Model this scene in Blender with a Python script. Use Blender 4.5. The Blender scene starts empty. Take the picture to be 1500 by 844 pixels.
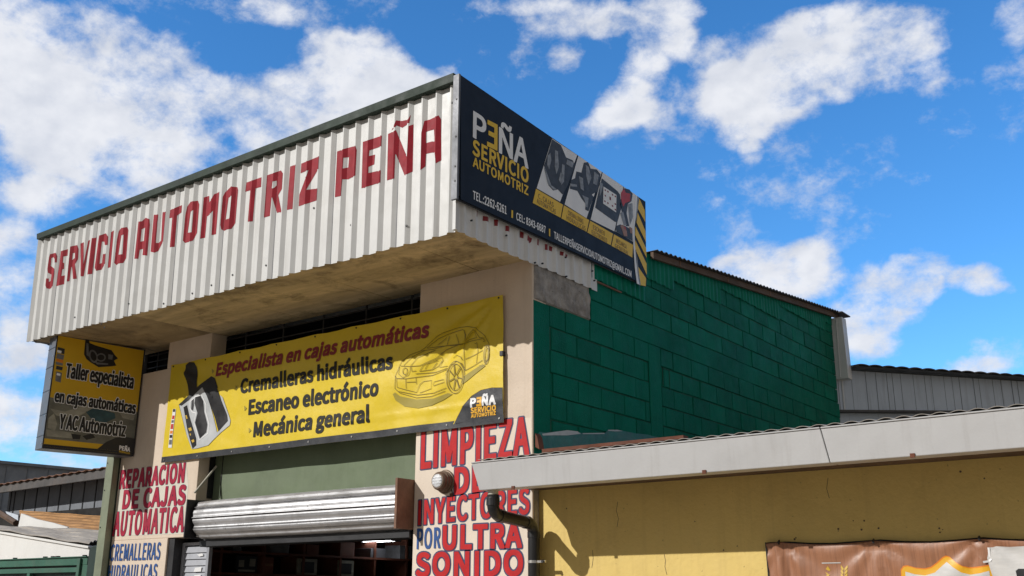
import bpy, bmesh, math, random
from mathutils import Vector, Matrix
from mathutils.geometry import tessellate_polygon
random.seed(7)
SC = bpy.context.scene
COL = SC.collection
R = math.radians

# ------------------------------------------------------------------ camera
F, YAW, PIT, ROLL = 1504.8, -0.642623, 0.295144, 0.003343      # measured from the photograph's vanishing points
CAM = Vector((4.7514, -6.6268, 1.6))
_fw = Vector((math.sin(YAW)*math.cos(PIT), math.cos(YAW)*math.cos(PIT), math.sin(PIT)))
_r = Vector((math.cos(YAW), -math.sin(YAW), 0)); _u = _r.cross(_fw)
_c, _s = math.cos(ROLL), math.sin(ROLL)
CR, CU = _c*_r + _s*_u, -_s*_r + _c*_u
cd = bpy.data.cameras.new('camera'); cam = bpy.data.objects.new('camera', cd); COL.objects.link(cam)
cd.sensor_width = 36; cd.lens = 36*F/1500; cd.clip_end = 3000; cd.clip_start = 0.05
cam.matrix_world = Matrix(((CR.x, CU.x, -_fw.x, CAM.x), (CR.y, CU.y, -_fw.y, CAM.y), (CR.z, CU.z, -_fw.z, CAM.z), (0, 0, 0, 1)))
SC.camera = cam

def ray(x, y):
    return CR*((x-750)/F) - CU*((y-422)/F) + _fw
def at(x, y, ax, v):
    """the point where the line of sight of photo point (x, y) meets the plane axis ax = v"""
    d = ray(x, y); return CAM + d*((v-CAM[ax])/d[ax])

# ------------------------------------------------------------------ light
SC.view_settings.view_transform = 'Standard'; SC.view_settings.look = 'None'
SC.view_settings.exposure = 0.0; SC.view_settings.gamma = 1.0
SUN_STRENGTH, SKY_STRENGTH = 3.55, 0.108
travel = Vector((0.6, 1.0, -0.66)).normalized()
sd = bpy.data.lights.new('sun', 'SUN'); sd.energy = SUN_STRENGTH; sd.angle = R(0.5); sd.color = (1.0, 0.97, 0.93)
sun = bpy.data.objects.new('sun', sd); COL.objects.link(sun)
sun.rotation_euler = travel.to_track_quat('-Z', 'Y').to_euler(); sun.location = (-6, -10, 12)

world = bpy.data.worlds.new('World'); SC.world = world; world.use_nodes = True
W = world.node_tree; W.nodes.clear()
def wn(t, **k):
    n = W.nodes.new(t)
    for a, b in k.items(): setattr(n, a, b)
    return n
def wl(a, b): W.links.new(a, b)
def wm(op, a, b=None, c=None, clamp=False):
    n = wn('ShaderNodeMath', operation=op, use_clamp=clamp)
    for i, v in enumerate((a, b, c)):
        if v is None: continue
        if isinstance(v, (int, float)): n.inputs[i].default_value = v
        else: wl(v, n.inputs[i])
    return n.outputs[0]
def wv(op, a, b=None):
    n = wn('ShaderNodeVectorMath', operation=op)
    for i, v in enumerate((a, b)):
        if v is None: continue
        if isinstance(v, (tuple, list)): n.inputs[i].default_value = v
        else: wl(v, n.inputs[i])
    return n
sky = wn('ShaderNodeTexSky', sky_type='NISHITA'); sky.sun_disc = False
sky.sun_elevation = math.asin(-travel.z); sky.sun_rotation = math.atan2(-travel.x, -travel.y)
sky.altitude = 1100; sky.air_density = 1.0; sky.dust_density = 0.6; sky.ozone_density = 2.5
tc = wn('ShaderNodeTexCoord')
sep = wn('ShaderNodeSeparateXYZ'); wl(tc.outputs['Generated'], sep.inputs[0])
az = wm('ARCTAN2', sep.outputs[0], sep.outputs[1]); el = wm('ARCSINE', sep.outputs[2])
ae = wn('ShaderNodeCombineXYZ'); wl(az, ae.inputs[0]); wl(el, ae.inputs[1])
# cloud banks: (direction of the centre as seen in the photo, half-sizes, weight)
CLOUDS = [(60,60,150,75,1),(200,70,130,62,1),(30,130,110,55,1),(310,12,130,32,.9),(400,12,45,28,.7),(250,108,60,26,.35),
 (120,200,110,55,1),(250,180,170,75,1),(190,250,150,65,1),(400,170,160,65,1),(530,125,110,42,1),(480,75,42,36,.9),(560,95,62,50,.9),(330,245,200,88,1),(625,122,55,30,.8),(520,60,40,26,.7),(665,95,25,16,.5),
 (60,300,55,38,.9),(30,410,80,75,1),(15,360,55,40,.9),(30,510,50,45,.8),(60,640,160,50,1),(0,610,80,45,.9),(170,665,130,34,.9),
 (850,25,95,32,.95),(905,45,42,34,.8),(835,86,32,28,.85),(760,6,70,16,.6),(700,20,80,20,.3),
 (980,25,55,44,.95),(970,62,48,38,.95),(938,105,40,34,.85),(915,150,46,36,.95),(885,182,52,24,.85),(962,168,26,22,.6),(955,212,20,16,.5),(1020,70,36,26,.6),(1045,95,34,34,.5),
 (1230,62,115,60,1),(1150,115,105,62,1),(1105,155,78,46,1),(1090,195,40,28,.8),(1335,40,72,44,.9),(1290,105,100,44,.9),(1100,222,18,18,.6),(1385,130,36,16,.5),(1180,30,60,26,.7),(1060,130,46,40,.6),
 (1485,32,28,38,.8),
 (1115,398,74,44,1.2),(1185,396,50,48,1.2),(1065,386,30,13,.6),(1296,432,72,56,1.2),(1250,485,64,50,1.1),(1350,402,48,42,1.2),(1435,410,38,24,.85),(1482,420,22,10,.5),
 (1400,542,70,18,.7),(1465,520,80,34,.7)]
acc = None
for (x, y, rx, ry, w) in CLOUDS:
    d = ray(x, y).normalized(); a0, e0 = math.atan2(d.x, d.y), math.asin(d.z)
    q = wv('MULTIPLY', wv('SUBTRACT', ae.outputs[0], (a0, e0, 0)).outputs[0], (F/rx/1.12*math.cos(e0), F/ry/1.08, 0))
    dd = wv('DOT_PRODUCT', q.outputs[0], q.outputs[0]).outputs['Value']
    m = wm('MULTIPLY', wm('SUBTRACT', 1.0, dd, clamp=True), w)
    acc = m if acc is None else wm('ADD', acc, m)
mask = wm('MINIMUM', acc, 1.0)
def wnoise(vec, scale, detail, rough, dist=0.0):
    n = wn('ShaderNodeTexNoise'); n.inputs['Scale'].default_value = scale; n.inputs['Detail'].default_value = detail
    n.inputs['Roughness'].default_value = rough; n.inputs['Distortion'].default_value = dist; wl(vec, n.inputs['Vector']); return n.outputs['Fac']
stretch = wv('MULTIPLY', tc.outputs['Generated'], (1, 1, 1.35)).outputs[0]
n1 = wm('ADD', wm('MULTIPLY', wnoise(stretch, 7, 9, 0.56, 0.0), 0.56), wm('MULTIPLY', wnoise(stretch, 20, 12, 0.66, 0.1), 0.44))
shifted = wv('ADD', stretch, (-0.004, -0.006, 0.012)).outputs[0]
n2 = wnoise(shifted, 9, 6, 0.5, 0.0)
n3 = wnoise(stretch, 9, 6, 0.5, 0.0)
dens = wm('MULTIPLY_ADD', wm('SUBTRACT', n1, 0.5), 5.8, mask)
mr = wn('ShaderNodeMapRange', interpolation_type='SMOOTHSTEP'); mr.inputs['From Min'].default_value = 0.18; mr.inputs['From Max'].default_value = 1.30
wl(dens, mr.inputs['Value'])
cover = wm('MULTIPLY', wm('POWER', mr.outputs[0], 0.85), 0.97)
# relief of the clouds: brighter where the density falls off towards the sun
rel = wm('MULTIPLY_ADD', wm('SUBTRACT', n3, n2), 4.5, 0.42, clamp=True)
thick = wm('MULTIPLY_ADD', mr.outputs[0], 0.35, rel, clamp=True)
lowm = wn('ShaderNodeMapRange'); lowm.inputs['From Min'].default_value = 0.2; lowm.inputs['From Max'].default_value = 0.85; wl(n2, lowm.inputs['Value'])
cr = wn('ShaderNodeMix', data_type='RGBA'); cr.inputs[6].default_value = (5.3, 5.7, 6.6, 1); cr.inputs[7].default_value = (7.9, 8.05, 8.5, 1)
wl(thick, cr.inputs[0])
hs = wn('ShaderNodeHueSaturation'); hs.inputs['Saturation'].default_value = 1.24; hs.inputs['Value'].default_value = 1.95
wl(sky.outputs[0], hs.inputs['Color'])
tint = wn('ShaderNodeMix', data_type='RGBA', blend_type='MULTIPLY'); tint.inputs[0].default_value = 1; tint.inputs[7].default_value = (0.72, 0.95, 1.05, 1)
wl(hs.outputs[0], tint.inputs[6])
mixc = wn('ShaderNodeMix', data_type='RGBA'); wl(cover, mixc.inputs[0]); wl(tint.outputs[2], mixc.inputs[6]); wl(cr.outputs[2], mixc.inputs[7])
# unseen sky towards the sun and overhead, greyed to cut the blue fill light
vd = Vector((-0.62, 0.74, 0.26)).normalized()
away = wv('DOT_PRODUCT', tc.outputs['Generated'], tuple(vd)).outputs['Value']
fill_mask = wn('ShaderNodeMapRange', interpolation_type='SMOOTHSTEP'); fill_mask.inputs['From Min'].default_value = 0.72; fill_mask.inputs['From Max'].default_value = 0.30; wl(away, fill_mask.inputs['Value'])
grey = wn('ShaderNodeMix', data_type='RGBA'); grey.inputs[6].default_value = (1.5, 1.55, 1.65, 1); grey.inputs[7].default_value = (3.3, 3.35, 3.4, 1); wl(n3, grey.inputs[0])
mix2 = wn('ShaderNodeMix', data_type='RGBA'); wl(fill_mask.outputs[0], mix2.inputs[0]); wl(mixc.outputs[2], mix2.inputs[6]); wl(grey.outputs[2], mix2.inputs[7]); mixc = mix2
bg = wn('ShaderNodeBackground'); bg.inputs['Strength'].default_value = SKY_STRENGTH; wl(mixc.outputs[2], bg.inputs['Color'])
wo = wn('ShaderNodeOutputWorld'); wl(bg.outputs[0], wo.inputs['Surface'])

# ------------------------------------------------------------------ materials
MATS = {}
def pm(name, col, rough=0.6, var=0.12, scale=2.5, metal=0.0, bump=0.15, bscale=60, streak=0.0, dirt=0.0, dirtcol=(0.05, 0.035, 0.02), spots=0.0, spec=0.5, stretch=(1, 1, 1), dscale=1.6, lines=None):
    """painted / weathered surface: colour variation, run-down streaks, dirt patches, specks, fine bump"""
    if name in MATS: return MATS[name]
    m = bpy.data.materials.new(name); m.use_nodes = True; t = m.node_tree; b = t.nodes['Principled BSDF']
    N = t.nodes.new; L = t.links.new
    co = N('ShaderNodeTexCoord').outputs['Object']
    def noise(sc, det=6, rg=0.6, st=(1, 1, 1), dist=0.0):
        mp = N('ShaderNodeMapping'); mp.inputs['Scale'].default_value = st; L(co, mp.inputs['Vector'])
        n = N('ShaderNodeTexNoise'); n.inputs['Scale'].default_value = sc; n.inputs['Detail'].default_value = det; n.inputs['Roughness'].default_value = rg
        n.inputs['Distortion'].default_value = dist
        L(mp.outputs[0], n.inputs['Vector']); return n.outputs['Fac']
    def rng(v, a, b2, c=0.0, d=1.0, clamp=True):
        r = N('ShaderNodeMapRange'); r.clamp = clamp
        for i, x in enumerate((a, b2, c, d)): r.inputs[i+1].default_value = x
        L(v, r.inputs[0]); return r.outputs[0]
    def mix(fac, a, b2, bt='MIX'):
        x = N('ShaderNodeMix'); x.data_type = 'RGBA'; x.blend_type = bt
        if isinstance(fac, float): x.inputs[0].default_value = fac
        else: L(fac, x.inputs[0])
        for i, v in ((6, a), (7, b2)):
            if isinstance(v, tuple): x.inputs[i].default_value = (*v, 1)
            else: L(v, x.inputs[i])
        return x.outputs[2]
    lo = tuple(c*(1-var) for c in col); hi = tuple(min(c*(1+var), 0.95) for c in col)
    big = noise(scale, 8, 0.65, stretch)
    c = mix(rng(big, 0.3, 0.7), lo, hi)
    if lines:                                                   # fine printed / grained lines: (axis scale vector, strength)
        w = noise(lines[0], 3, 0.6, lines[1]); c = mix(rng(w, 0.45, 0.62, 0, lines[2]), c, tuple(q*0.45 for q in col))
    if streak:
        s = noise(4, 6, 0.7, (3.2, 3.2, 0.16)); c = mix(rng(s, 0.52, 0.78, 0, streak), c, dirtcol)
    if dirt:
        d = noise(dscale, 10, 0.72, (1, 1, 1), 0.4); c = mix(rng(d, 0.5, 0.72, 0, dirt), c, dirtcol)
    if spots:
        sp = noise(38, 2, 0.5); c = mix(rng(sp, 0.69, 0.74, 0, spots), c, tuple(q*0.6 for q in dirtcol))
    L(c, b.inputs['Base Color'])
    L(rng(noise(7, 4), 0.3, 0.7, max(rough-0.1, 0.03), min(rough+0.1, 1)), b.inputs['Roughness'])
    b.inputs['Metallic'].default_value = metal; b.inputs['Specular IOR Level'].default_value = spec
    if bump:
        bn = N('ShaderNodeBump'); bn.inputs['Strength'].default_value = bump; bn.inputs['Distance'].default_value = 0.01
        L(noise(bscale, 5, 0.6), bn.inputs['Height']); L(bn.outputs[0], b.inputs['Normal'])
    MATS[name] = m; return m
def glow(name, col, s):
    m = bpy.data.materials.new(name); m.use_nodes = True; b = m.node_tree.nodes['Principled BSDF']
    b.inputs['Base Color'].default_value = (*col, 1); b.inputs['Emission Color'].default_value = (*col, 1); b.inputs['Emission Strength'].default_value = s
    return m

M_WHITE = pm('white_sheet_metal', (0.60, 0.60, 0.585), 0.45, 0.07, 1.6, bump=0.06, streak=0.34, dirt=0.22, dirtcol=(0.30, 0.27, 0.22))
M_WHITE2 = pm('white_side_metal', (0.72, 0.72, 0.71), 0.45, 0.08, 1.6, bump=0.05, streak=0.3, dirt=0.2, dirtcol=(0.22, 0.19, 0.15))
M_TRIM = pm('green_trim_paint', (0.026, 0.042, 0.030), 0.6, 0.35, 6, bump=0.1, dirt=0.35, dirtcol=(0.06, 0.066, 0.06), spec=0.25)
M_RED = pm('red_lettering_paint', (0.29, 0.016, 0.027), 0.6, 0.2, 9, bump=0.05, dirt=0.25, dirtcol=(0.17, 0.012, 0.018), spec=0.2)
M_RED2 = pm('bright_red_paint', (0.50, 0.016, 0.018), 0.5, 0.18, 9, bump=0.05, dirt=0.25, dirtcol=(0.36, 0.02, 0.02), spots=0.25, spec=0.25)
M_RED3 = pm('faded_crimson_paint', (0.36, 0.018, 0.048), 0.6, 0.3, 14, bump=0.05, dirt=0.3, dirtcol=(0.42, 0.10, 0.11), spec=0.2)
M_NAVY = pm('navy_outline_paint', (0.035, 0.045, 0.12), 0.55, 0.2, 9, bump=0.05)
M_BLUE = pm('blue_lettering_paint', (0.010, 0.070, 0.26), 0.55, 0.2, 9, bump=0.05)
M_CREAM = pm('cream_wall_paint', (0.70, 0.580, 0.460), 0.8, 0.08, 1.7, bump=0.25, bscale=45, streak=0.22, dirt=0.16, dirtcol=(0.36, 0.26, 0.17), spots=0.25)
M_PATCH = pm('pale_grey_sign_patch', (0.66, 0.62, 0.53), 0.8, 0.08, 4, bump=0.15, dirt=0.3, dirtcol=(0.42, 0.37, 0.29))
M_GREEN = pm('green_block_paint', (0.002, 0.155, 0.100), 0.55, 0.28, 1.1, bump=0.9, bscale=70, streak=0.4, dirt=0.35, dirtcol=(0.004, 0.075, 0.05), spots=0.3, spec=0.06)
M_GREEN2 = pm('green_sheet_paint', (0.002, 0.18, 0.115), 0.5, 0.22, 2.5, bump=0.2, streak=0.55, dirtcol=(0.003, 0.06, 0.045), spec=0.08)
M_MORTAR = pm('green_mortar', (0.004, 0.085, 0.052), 0.8, 0.3, 5, bump=0.4)
M_TEAL = pm('teal_patch', (0.02, 0.17, 0.15), 0.5, 0.35, 7, bump=0.4, dirt=0.4, dirtcol=(0.22, 0.30, 0.29))
M_BARE = pm('bare_cement', (0.33, 0.305, 0.28), 0.9, 0.4, 9, bump=0.9, bscale=30, dirt=0.6, dirtcol=(0.09, 0.08, 0.07), spots=0.7, dscale=5)
M_INFILL = pm('olive_green_panel', (0.145, 0.185, 0.108), 0.7, 0.12, 3, bump=0.1, streak=0.2, dirtcol=(0.06, 0.09, 0.05))
M_SOFFIT = pm('stained_ceiling_board', (0.56, 0.43, 0.235), 0.85, 0.4, 2.2, bump=0.3, dirt=0.95, dirtcol=(0.09, 0.055, 0.025), stretch=(0.35, 2.2, 1), dscale=2.6)
M_SOFFIT2 = pm('darker_ceiling_board', (0.40, 0.30, 0.165), 0.85, 0.3, 1.6, bump=0.3, dirt=0.9, dirtcol=(0.06, 0.04, 0.02), stretch=(0.5, 1.6, 1), dscale=1.4)
M_DARK = pm('dark_void_shade', (0.012, 0.011, 0.010), 0.9, 0.3, 3, bump=0)  # near-black colour stands in for the shade in gaps and voids
M_BLACK = pm('black_metal', (0.018, 0.018, 0.020), 0.5, 0.3, 6, bump=0.1)
M_ROOM = pm('unlit_room_black', (0.007, 0.006, 0.005), 0.9, 0.4, 2, bump=0.1)  # darkness of the unlit room put into the wall and floor colour
M_GALV = pm('galvanised_slat', (0.56, 0.56, 0.57), 0.44, 0.2, 5, metal=0.65, bump=0.2, bscale=25, dirt=0.55, dirtcol=(0.13, 0.115, 0.10), spots=0.5, stretch=(0.4, 3, 3))
M_GREYM = pm('grey_painted_metal', (0.33, 0.34, 0.37), 0.5, 0.1, 4, metal=0.2, bump=0.08, streak=0.2, dirtcol=(0.15, 0.14, 0.14))
M_BOXSIDE = pm('dull_zinc_sheet', (0.135, 0.14, 0.155), 0.5, 0.15, 3, metal=0.2, bump=0.08, dirt=0.2, dirtcol=(0.12, 0.12, 0.13))
M_RUST = pm('rusty_plate', (0.22, 0.115, 0.070), 0.75, 0.3, 5, bump=0.25, dirt=0.5, dirtcol=(0.10, 0.05, 0.03))
M_RUSTD = pm('dark_rust', (0.13, 0.045, 0.025), 0.85, 0.35, 8, bump=0.3, dirt=0.4, dirtcol=(0.05, 0.03, 0.02))
M_WOOD = pm('weathered_fascia_board', (0.115, 0.070, 0.045), 0.8, 0.35, 5, bump=0.3, dirt=0.5, dirtcol=(0.04, 0.03, 0.025), stretch=(1, 0.3, 3))
M_ROOFD = pm('dark_roof_sheet', (0.075, 0.066, 0.062), 0.6, 0.3, 4, bump=0.15, dirt=0.4, dirtcol=(0.12, 0.06, 0.035))
M_YWALL = pm('yellow_wall_paint', (0.740, 0.550, 0.185), 0.85, 0.06, 1.3, bump=0.45, bscale=30, streak=0.22, dirt=0.22, dirtcol=(0.36, 0.24, 0.08), spots=0.5)
M_GUTTER = pm('off_white_gutter', (0.475, 0.47, 0.465), 0.45, 0.06, 2, bump=0.08, streak=0.42, dirt=0.12, dirtcol=(0.30, 0.28, 0.26))
M_SHEETRAW = pm('weathered_zinc_roof', (0.36, 0.33, 0.29), 0.6, 0.2, 4, metal=0.1, bump=0.1, dirt=0.5, dirtcol=(0.15, 0.08, 0.05))
M_PIPE = pm('black_plastic_pipe', (0.017, 0.017, 0.018), 0.38, 0.2, 5, bump=0.04, dirt=0.15, dirtcol=(0.06, 0.055, 0.05))
M_PVC = pm('pale_outlet_pipe', (0.55, 0.52, 0.44), 0.5, 0.1, 5, bump=0.04)
M_STEEL = pm('bright_steel', (0.62, 0.60, 0.56), 0.3, 0.1, 8, metal=0.9, bump=0.03)
M_POST = pm('pale_green_post_paint', (0.21, 0.235, 0.155), 0.55, 0.18, 4, bump=0.12, streak=0.25, dirt=0.3, dirtcol=(0.09, 0.11, 0.07))
M_GATE = pm('green_gate_paint', (0.035, 0.125, 0.082), 0.5, 0.2, 5, bump=0.12, dirt=0.45, dirtcol=(0.12, 0.13, 0.09))
M_GATED = pm('dark_gate_paint_and_shade', (0.010, 0.028, 0.020), 0.5, 0.3, 5, bump=0.1)  # also puts shade into the gate backing and the pale post's side
M_WSHED = pm('whitewashed_panel', (0.78, 0.77, 0.74), 0.7, 0.04, 2, bump=0.1, streak=0.15, dirt=0.15, dirtcol=(0.5, 0.46, 0.4), spots=0.3)
M_ASB = pm('grey_fibre_roof', (0.40, 0.36, 0.31), 0.85, 0.2, 4, bump=0.25, dirt=0.5, dirtcol=(0.17, 0.14, 0.12))
M_ORANGE = pm('rusted_orange_sheet', (0.42, 0.22, 0.08), 0.75, 0.4, 5, bump=0.1, dirt=0.7, dirtcol=(0.20, 0.10, 0.04), dscale=4, stretch=(0.5, 1, 3))
M_CLAD = pm('slate_grey_cladding', (0.20, 0.215, 0.24), 0.6, 0.15, 3, bump=0.1, streak=0.35, dirtcol=(0.06, 0.06, 0.065))
M_EAVE = pm('grey_eave_board', (0.085, 0.080, 0.078), 0.7, 0.3, 5, bump=0.2, dirt=0.5, dirtcol=(0.20, 0.15, 0.12))
M_WARE = pm('blue_grey_sheet', (0.25, 0.265, 0.29), 0.6, 0.15, 3, bump=0.1, dirt=0.5, dirtcol=(0.10, 0.10, 0.11))
M_RIGHT = pm('pale_grey_cladding', (0.60, 0.66, 0.74), 0.55, 0.08, 2, bump=0.06, streak=0.45, dirtcol=(0.16, 0.16, 0.17))
M_GROUND = pm('dusty_ground', (0.42, 0.32, 0.21), 0.95, 0.2, 0.4, bump=0.3)
M_ROAD = pm('asphalt', (0.055, 0.055, 0.055), 0.9, 0.2, 1.2, bump=0.4)
M_PAVE = pm('concrete_pavement', (0.46, 0.40, 0.33), 0.9, 0.12, 1.2, bump=0.3, dirt=0.3, dirtcol=(0.2, 0.18, 0.16))
# printed vinyl
M_VYEL = pm('yellow_vinyl', (0.735, 0.545, 0.020), 0.42, 0.05, 2.2, bump=0.35, bscale=9, dirt=0.12, dirtcol=(0.55, 0.38, 0.02))
M_VDARK = pm('charcoal_vinyl', (0.028, 0.030, 0.036), 0.42, 0.2, 4, bump=0.3, bscale=9)
M_VDRED = pm('dark_red_print', (0.24, 0.008, 0.010), 0.45, 0.1, 6, bump=0.1, bscale=9)
M_VGREYT = pm('dark_grey_print', (0.020, 0.019, 0.015), 0.5, 0.1, 6, bump=0.1, bscale=9, spec=0.25)
M_VLINE = pm('olive_line_print', (0.215, 0.155, 0.015), 0.45, 0.1, 6, bump=0)
M_VSHADE = pm('olive_print', (0.36, 0.285, 0.035), 0.45, 0.08, 3, bump=0.1, bscale=9)
M_VBLACK = pm('black_print', (0.013, 0.013, 0.015), 0.4, 0.3, 12, bump=0.1, bscale=14)
M_VSILV = pm('silver_print', (0.50, 0.52, 0.53), 0.4, 0.15, 5, bump=0.1, bscale=9)
M_VMID = pm('mid_grey_print', (0.16, 0.165, 0.175), 0.4, 0.35, 9, bump=0)
M_VWHITE = pm('white_print', (0.80, 0.80, 0.80), 0.4, 0.04, 5, bump=0)
M_VRED = pm('red_print', (0.52, 0.035, 0.030), 0.4, 0.2, 12, bump=0)
M_VORNG = pm('orange_print', (0.80, 0.42, 0.02), 0.45, 0.06, 5, bump=0.1, bscale=9)
M_VORNG2 = pm('deep_orange_print', (0.76, 0.22, 0.015), 0.45, 0.06, 5, bump=0.1, bscale=9)
M_VBROWN = pm('brown_vinyl', (0.36, 0.165, 0.088), 0.42, 0.06, 3, bump=0.2, bscale=9, lines=(14, (6, 1, 0.05), 0.35))
M_VGOLD = pm('gold_print', (0.62, 0.40, 0.05), 0.4, 0.1, 5, bump=0)
M_VCLOTH = pm('pale_photo_print', (0.62, 0.61, 0.59), 0.45, 0.14, 7, bump=0.3, bscale=9, dirt=0.25, dirtcol=(0.4, 0.4, 0.39), stretch=(0.6, 1, 2.5), dscale=3)
M_SBLUE = pm('navy_sign_face', (0.008, 0.015, 0.030), 0.45, 0.15, 2, bump=0.04, spec=0.18)
M_SYEL = pm('yellow_sign_print', (0.86, 0.55, 0.014), 0.4, 0.06, 6, bump=0)
M_SWHITE = pm('pale_sign_print', (0.90, 0.91, 0.94), 0.4, 0.05, 5, bump=0)
M_SGREY = pm('photo_grey_print', (0.88, 0.90, 0.94), 0.4, 0.1, 5, bump=0)
M_SMACH = pm('machine_print', (0.030, 0.034, 0.042), 0.4, 0.6, 16, bump=0)
M_SMACH2 = pm('machine_highlight_print', (0.26, 0.28, 0.31), 0.4, 0.5, 18, bump=0)
M_STEXT = pm('ochre_small_print', (0.22, 0.12, 0.01), 0.4, 0.2, 12, bump=0)
M_LYEL = pm('light_box_yellow', (0.70, 0.43, 0.012), 0.45, 0.07, 2, bump=0.04)
M_LPHOTO = pm('light_box_photo', (0.150, 0.152, 0.125), 0.45, 0.45, 4, bump=0, stretch=(1, 1, 2))
M_LPHOTO2 = pm('light_box_photo_pale', (0.30, 0.295, 0.245), 0.45, 0.3, 6, bump=0, stretch=(1, 1, 2))
M_LTEAL = pm('light_box_teal', (0.025, 0.075, 0.095), 0.45, 0.4, 9, bump=0)
M_SKIN = pm('skin_tone_print', (0.40, 0.20, 0.13), 0.4, 0.2, 12, bump=0)
M_GLASS = pm('frosted_lens', (0.66, 0.67, 0.69), 0.22, 0.25, 30, bump=0.5, bscale=70)
M_LAMPB = pm('weathered_lamp_body', (0.17, 0.12, 0.085), 0.5, 0.3, 9, metal=0.4, bump=0.15, dirt=0.3, dirtcol=(0.08, 0.05, 0.035))
M_TUBE = glow('lit_tube', (0.95, 0.97, 1.0), 9.0)

# ------------------------------------------------------------------ mesh helpers
class MB:
    def __init__(s): s.v, s.f = [], []
    def add(s, vs, fs):
        n = len(s.v); s.v += [Vector(p) for p in vs]; s.f += [tuple(i+n for i in f) for f in fs]; return s
    def box(s, x0, x1, y0, y1, z0, z1):
        return s.add([(x0,y0,z0),(x1,y0,z0),(x1,y1,z0),(x0,y1,z0),(x0,y0,z1),(x1,y0,z1),(x1,y1,z1),(x0,y1,z1)],
                     [(0,3,2,1),(4,5,6,7),(0,1,5,4),(1,2,6,5),(2,3,7,6),(3,0,4,7)])
    def hexa(s, p):                                             # eight corners, bottom ring then top ring
        return s.add(p, [(0,3,2,1),(4,5,6,7),(0,1,5,4),(1,2,6,5),(2,3,7,6),(3,0,4,7)])
    def slab(s, ring, off):                                     # a flat ring of points given thickness by the vector off
        ring = [Vector(p) for p in ring]; off = Vector(off); n = len(ring)
        return s.add(ring+[p+off for p in ring], [tuple(range(n)), tuple(range(2*n-1, n-1, -1))]+[(i, n+i, n+(i+1) % n, (i+1) % n) for i in range(n)])
    def tube(s, path, r, seg=14, cap=True):
        path = [Vector(p) for p in path]; rs = r if isinstance(r, (list, tuple)) else [r]*len(path); rings = []
        prev = None
        for i, p in enumerate(path):
            d = (path[min(i+1, len(path)-1)]-path[max(i-1, 0)]).normalized()
            if prev is None: a = d.orthogonal().normalized()
            else: a = (prev-d*prev.dot(d)).normalized()
            prev = a; b = d.cross(a)
            rings.append([p+rs[i]*(a*math.cos(2*math.pi*k/seg)+b*math.sin(2*math.pi*k/seg)) for k in range(seg)])
        vs = [q for g in rings for q in g]; fs = []
        for i in range(len(path)-1):
            for k in range(seg): fs.append((i*seg+k, i*seg+(k+1) % seg, (i+1)*seg+(k+1) % seg, (i+1)*seg+k))
        if cap: fs += [tuple(range(seg-1, -1, -1)), tuple(range((len(path)-1)*seg, len(path)*seg))]
        return s.add(vs, fs)
    def strip(s, pa, pb):                                       # a ruled sheet between two equal-length lines
        n = len(pa); return s.add(list(pa)+list(pb), [(i, i+1, n+i+1, n+i) for i in range(n-1)])
    def build(s, name, mat, parent=None, smooth=False, bevel=0, solid=0):
        return link(name, s.v, s.f, mat, parent, smooth, bevel, solid)
def root_loc(o):
    while o.parent: o = o.parent
    return o.location.copy()
def link(name, vs, fs, mat, parent=None, smooth=False, bevel=0, solid=0, recalc=True):
    loc = root_loc(parent) if parent else Vector((0, 0, 0))
    me = bpy.data.meshes.new(name); me.from_pydata([tuple(v-loc) for v in vs], [], fs)
    if recalc:
        bm = bmesh.new(); bm.from_mesh(me); bmesh.ops.recalc_face_normals(bm, faces=bm.faces); bm.to_mesh(me); bm.free()
    me.materials.append(mat)
    if smooth:
        for p in me.polygons: p.use_smooth = True
    o = bpy.data.objects.new(name, me); COL.objects.link(o)
    if parent: o.parent = parent
    if bevel:
        b = o.modifiers.new('edge', 'BEVEL'); b.width = bevel; b.segments = 2; b.limit_method = 'ANGLE'
    if solid:
        b = o.modifiers.new('sheet', 'SOLIDIFY'); b.thickness = solid; b.offset = 0
    return o
def thing(name, label, cat, loc=(0, 0, 0), group=None):
    o = bpy.data.objects.new(name, None); COL.objects.link(o); o.location = loc; o.empty_display_size = 0.3
    o['label'] = label; o['category'] = cat
    if group: o['group'] = group
    return o
def tag(o, label, cat, group=None):
    o['label'] = label; o['category'] = cat
    if group: o['group'] = group
    return o

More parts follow.
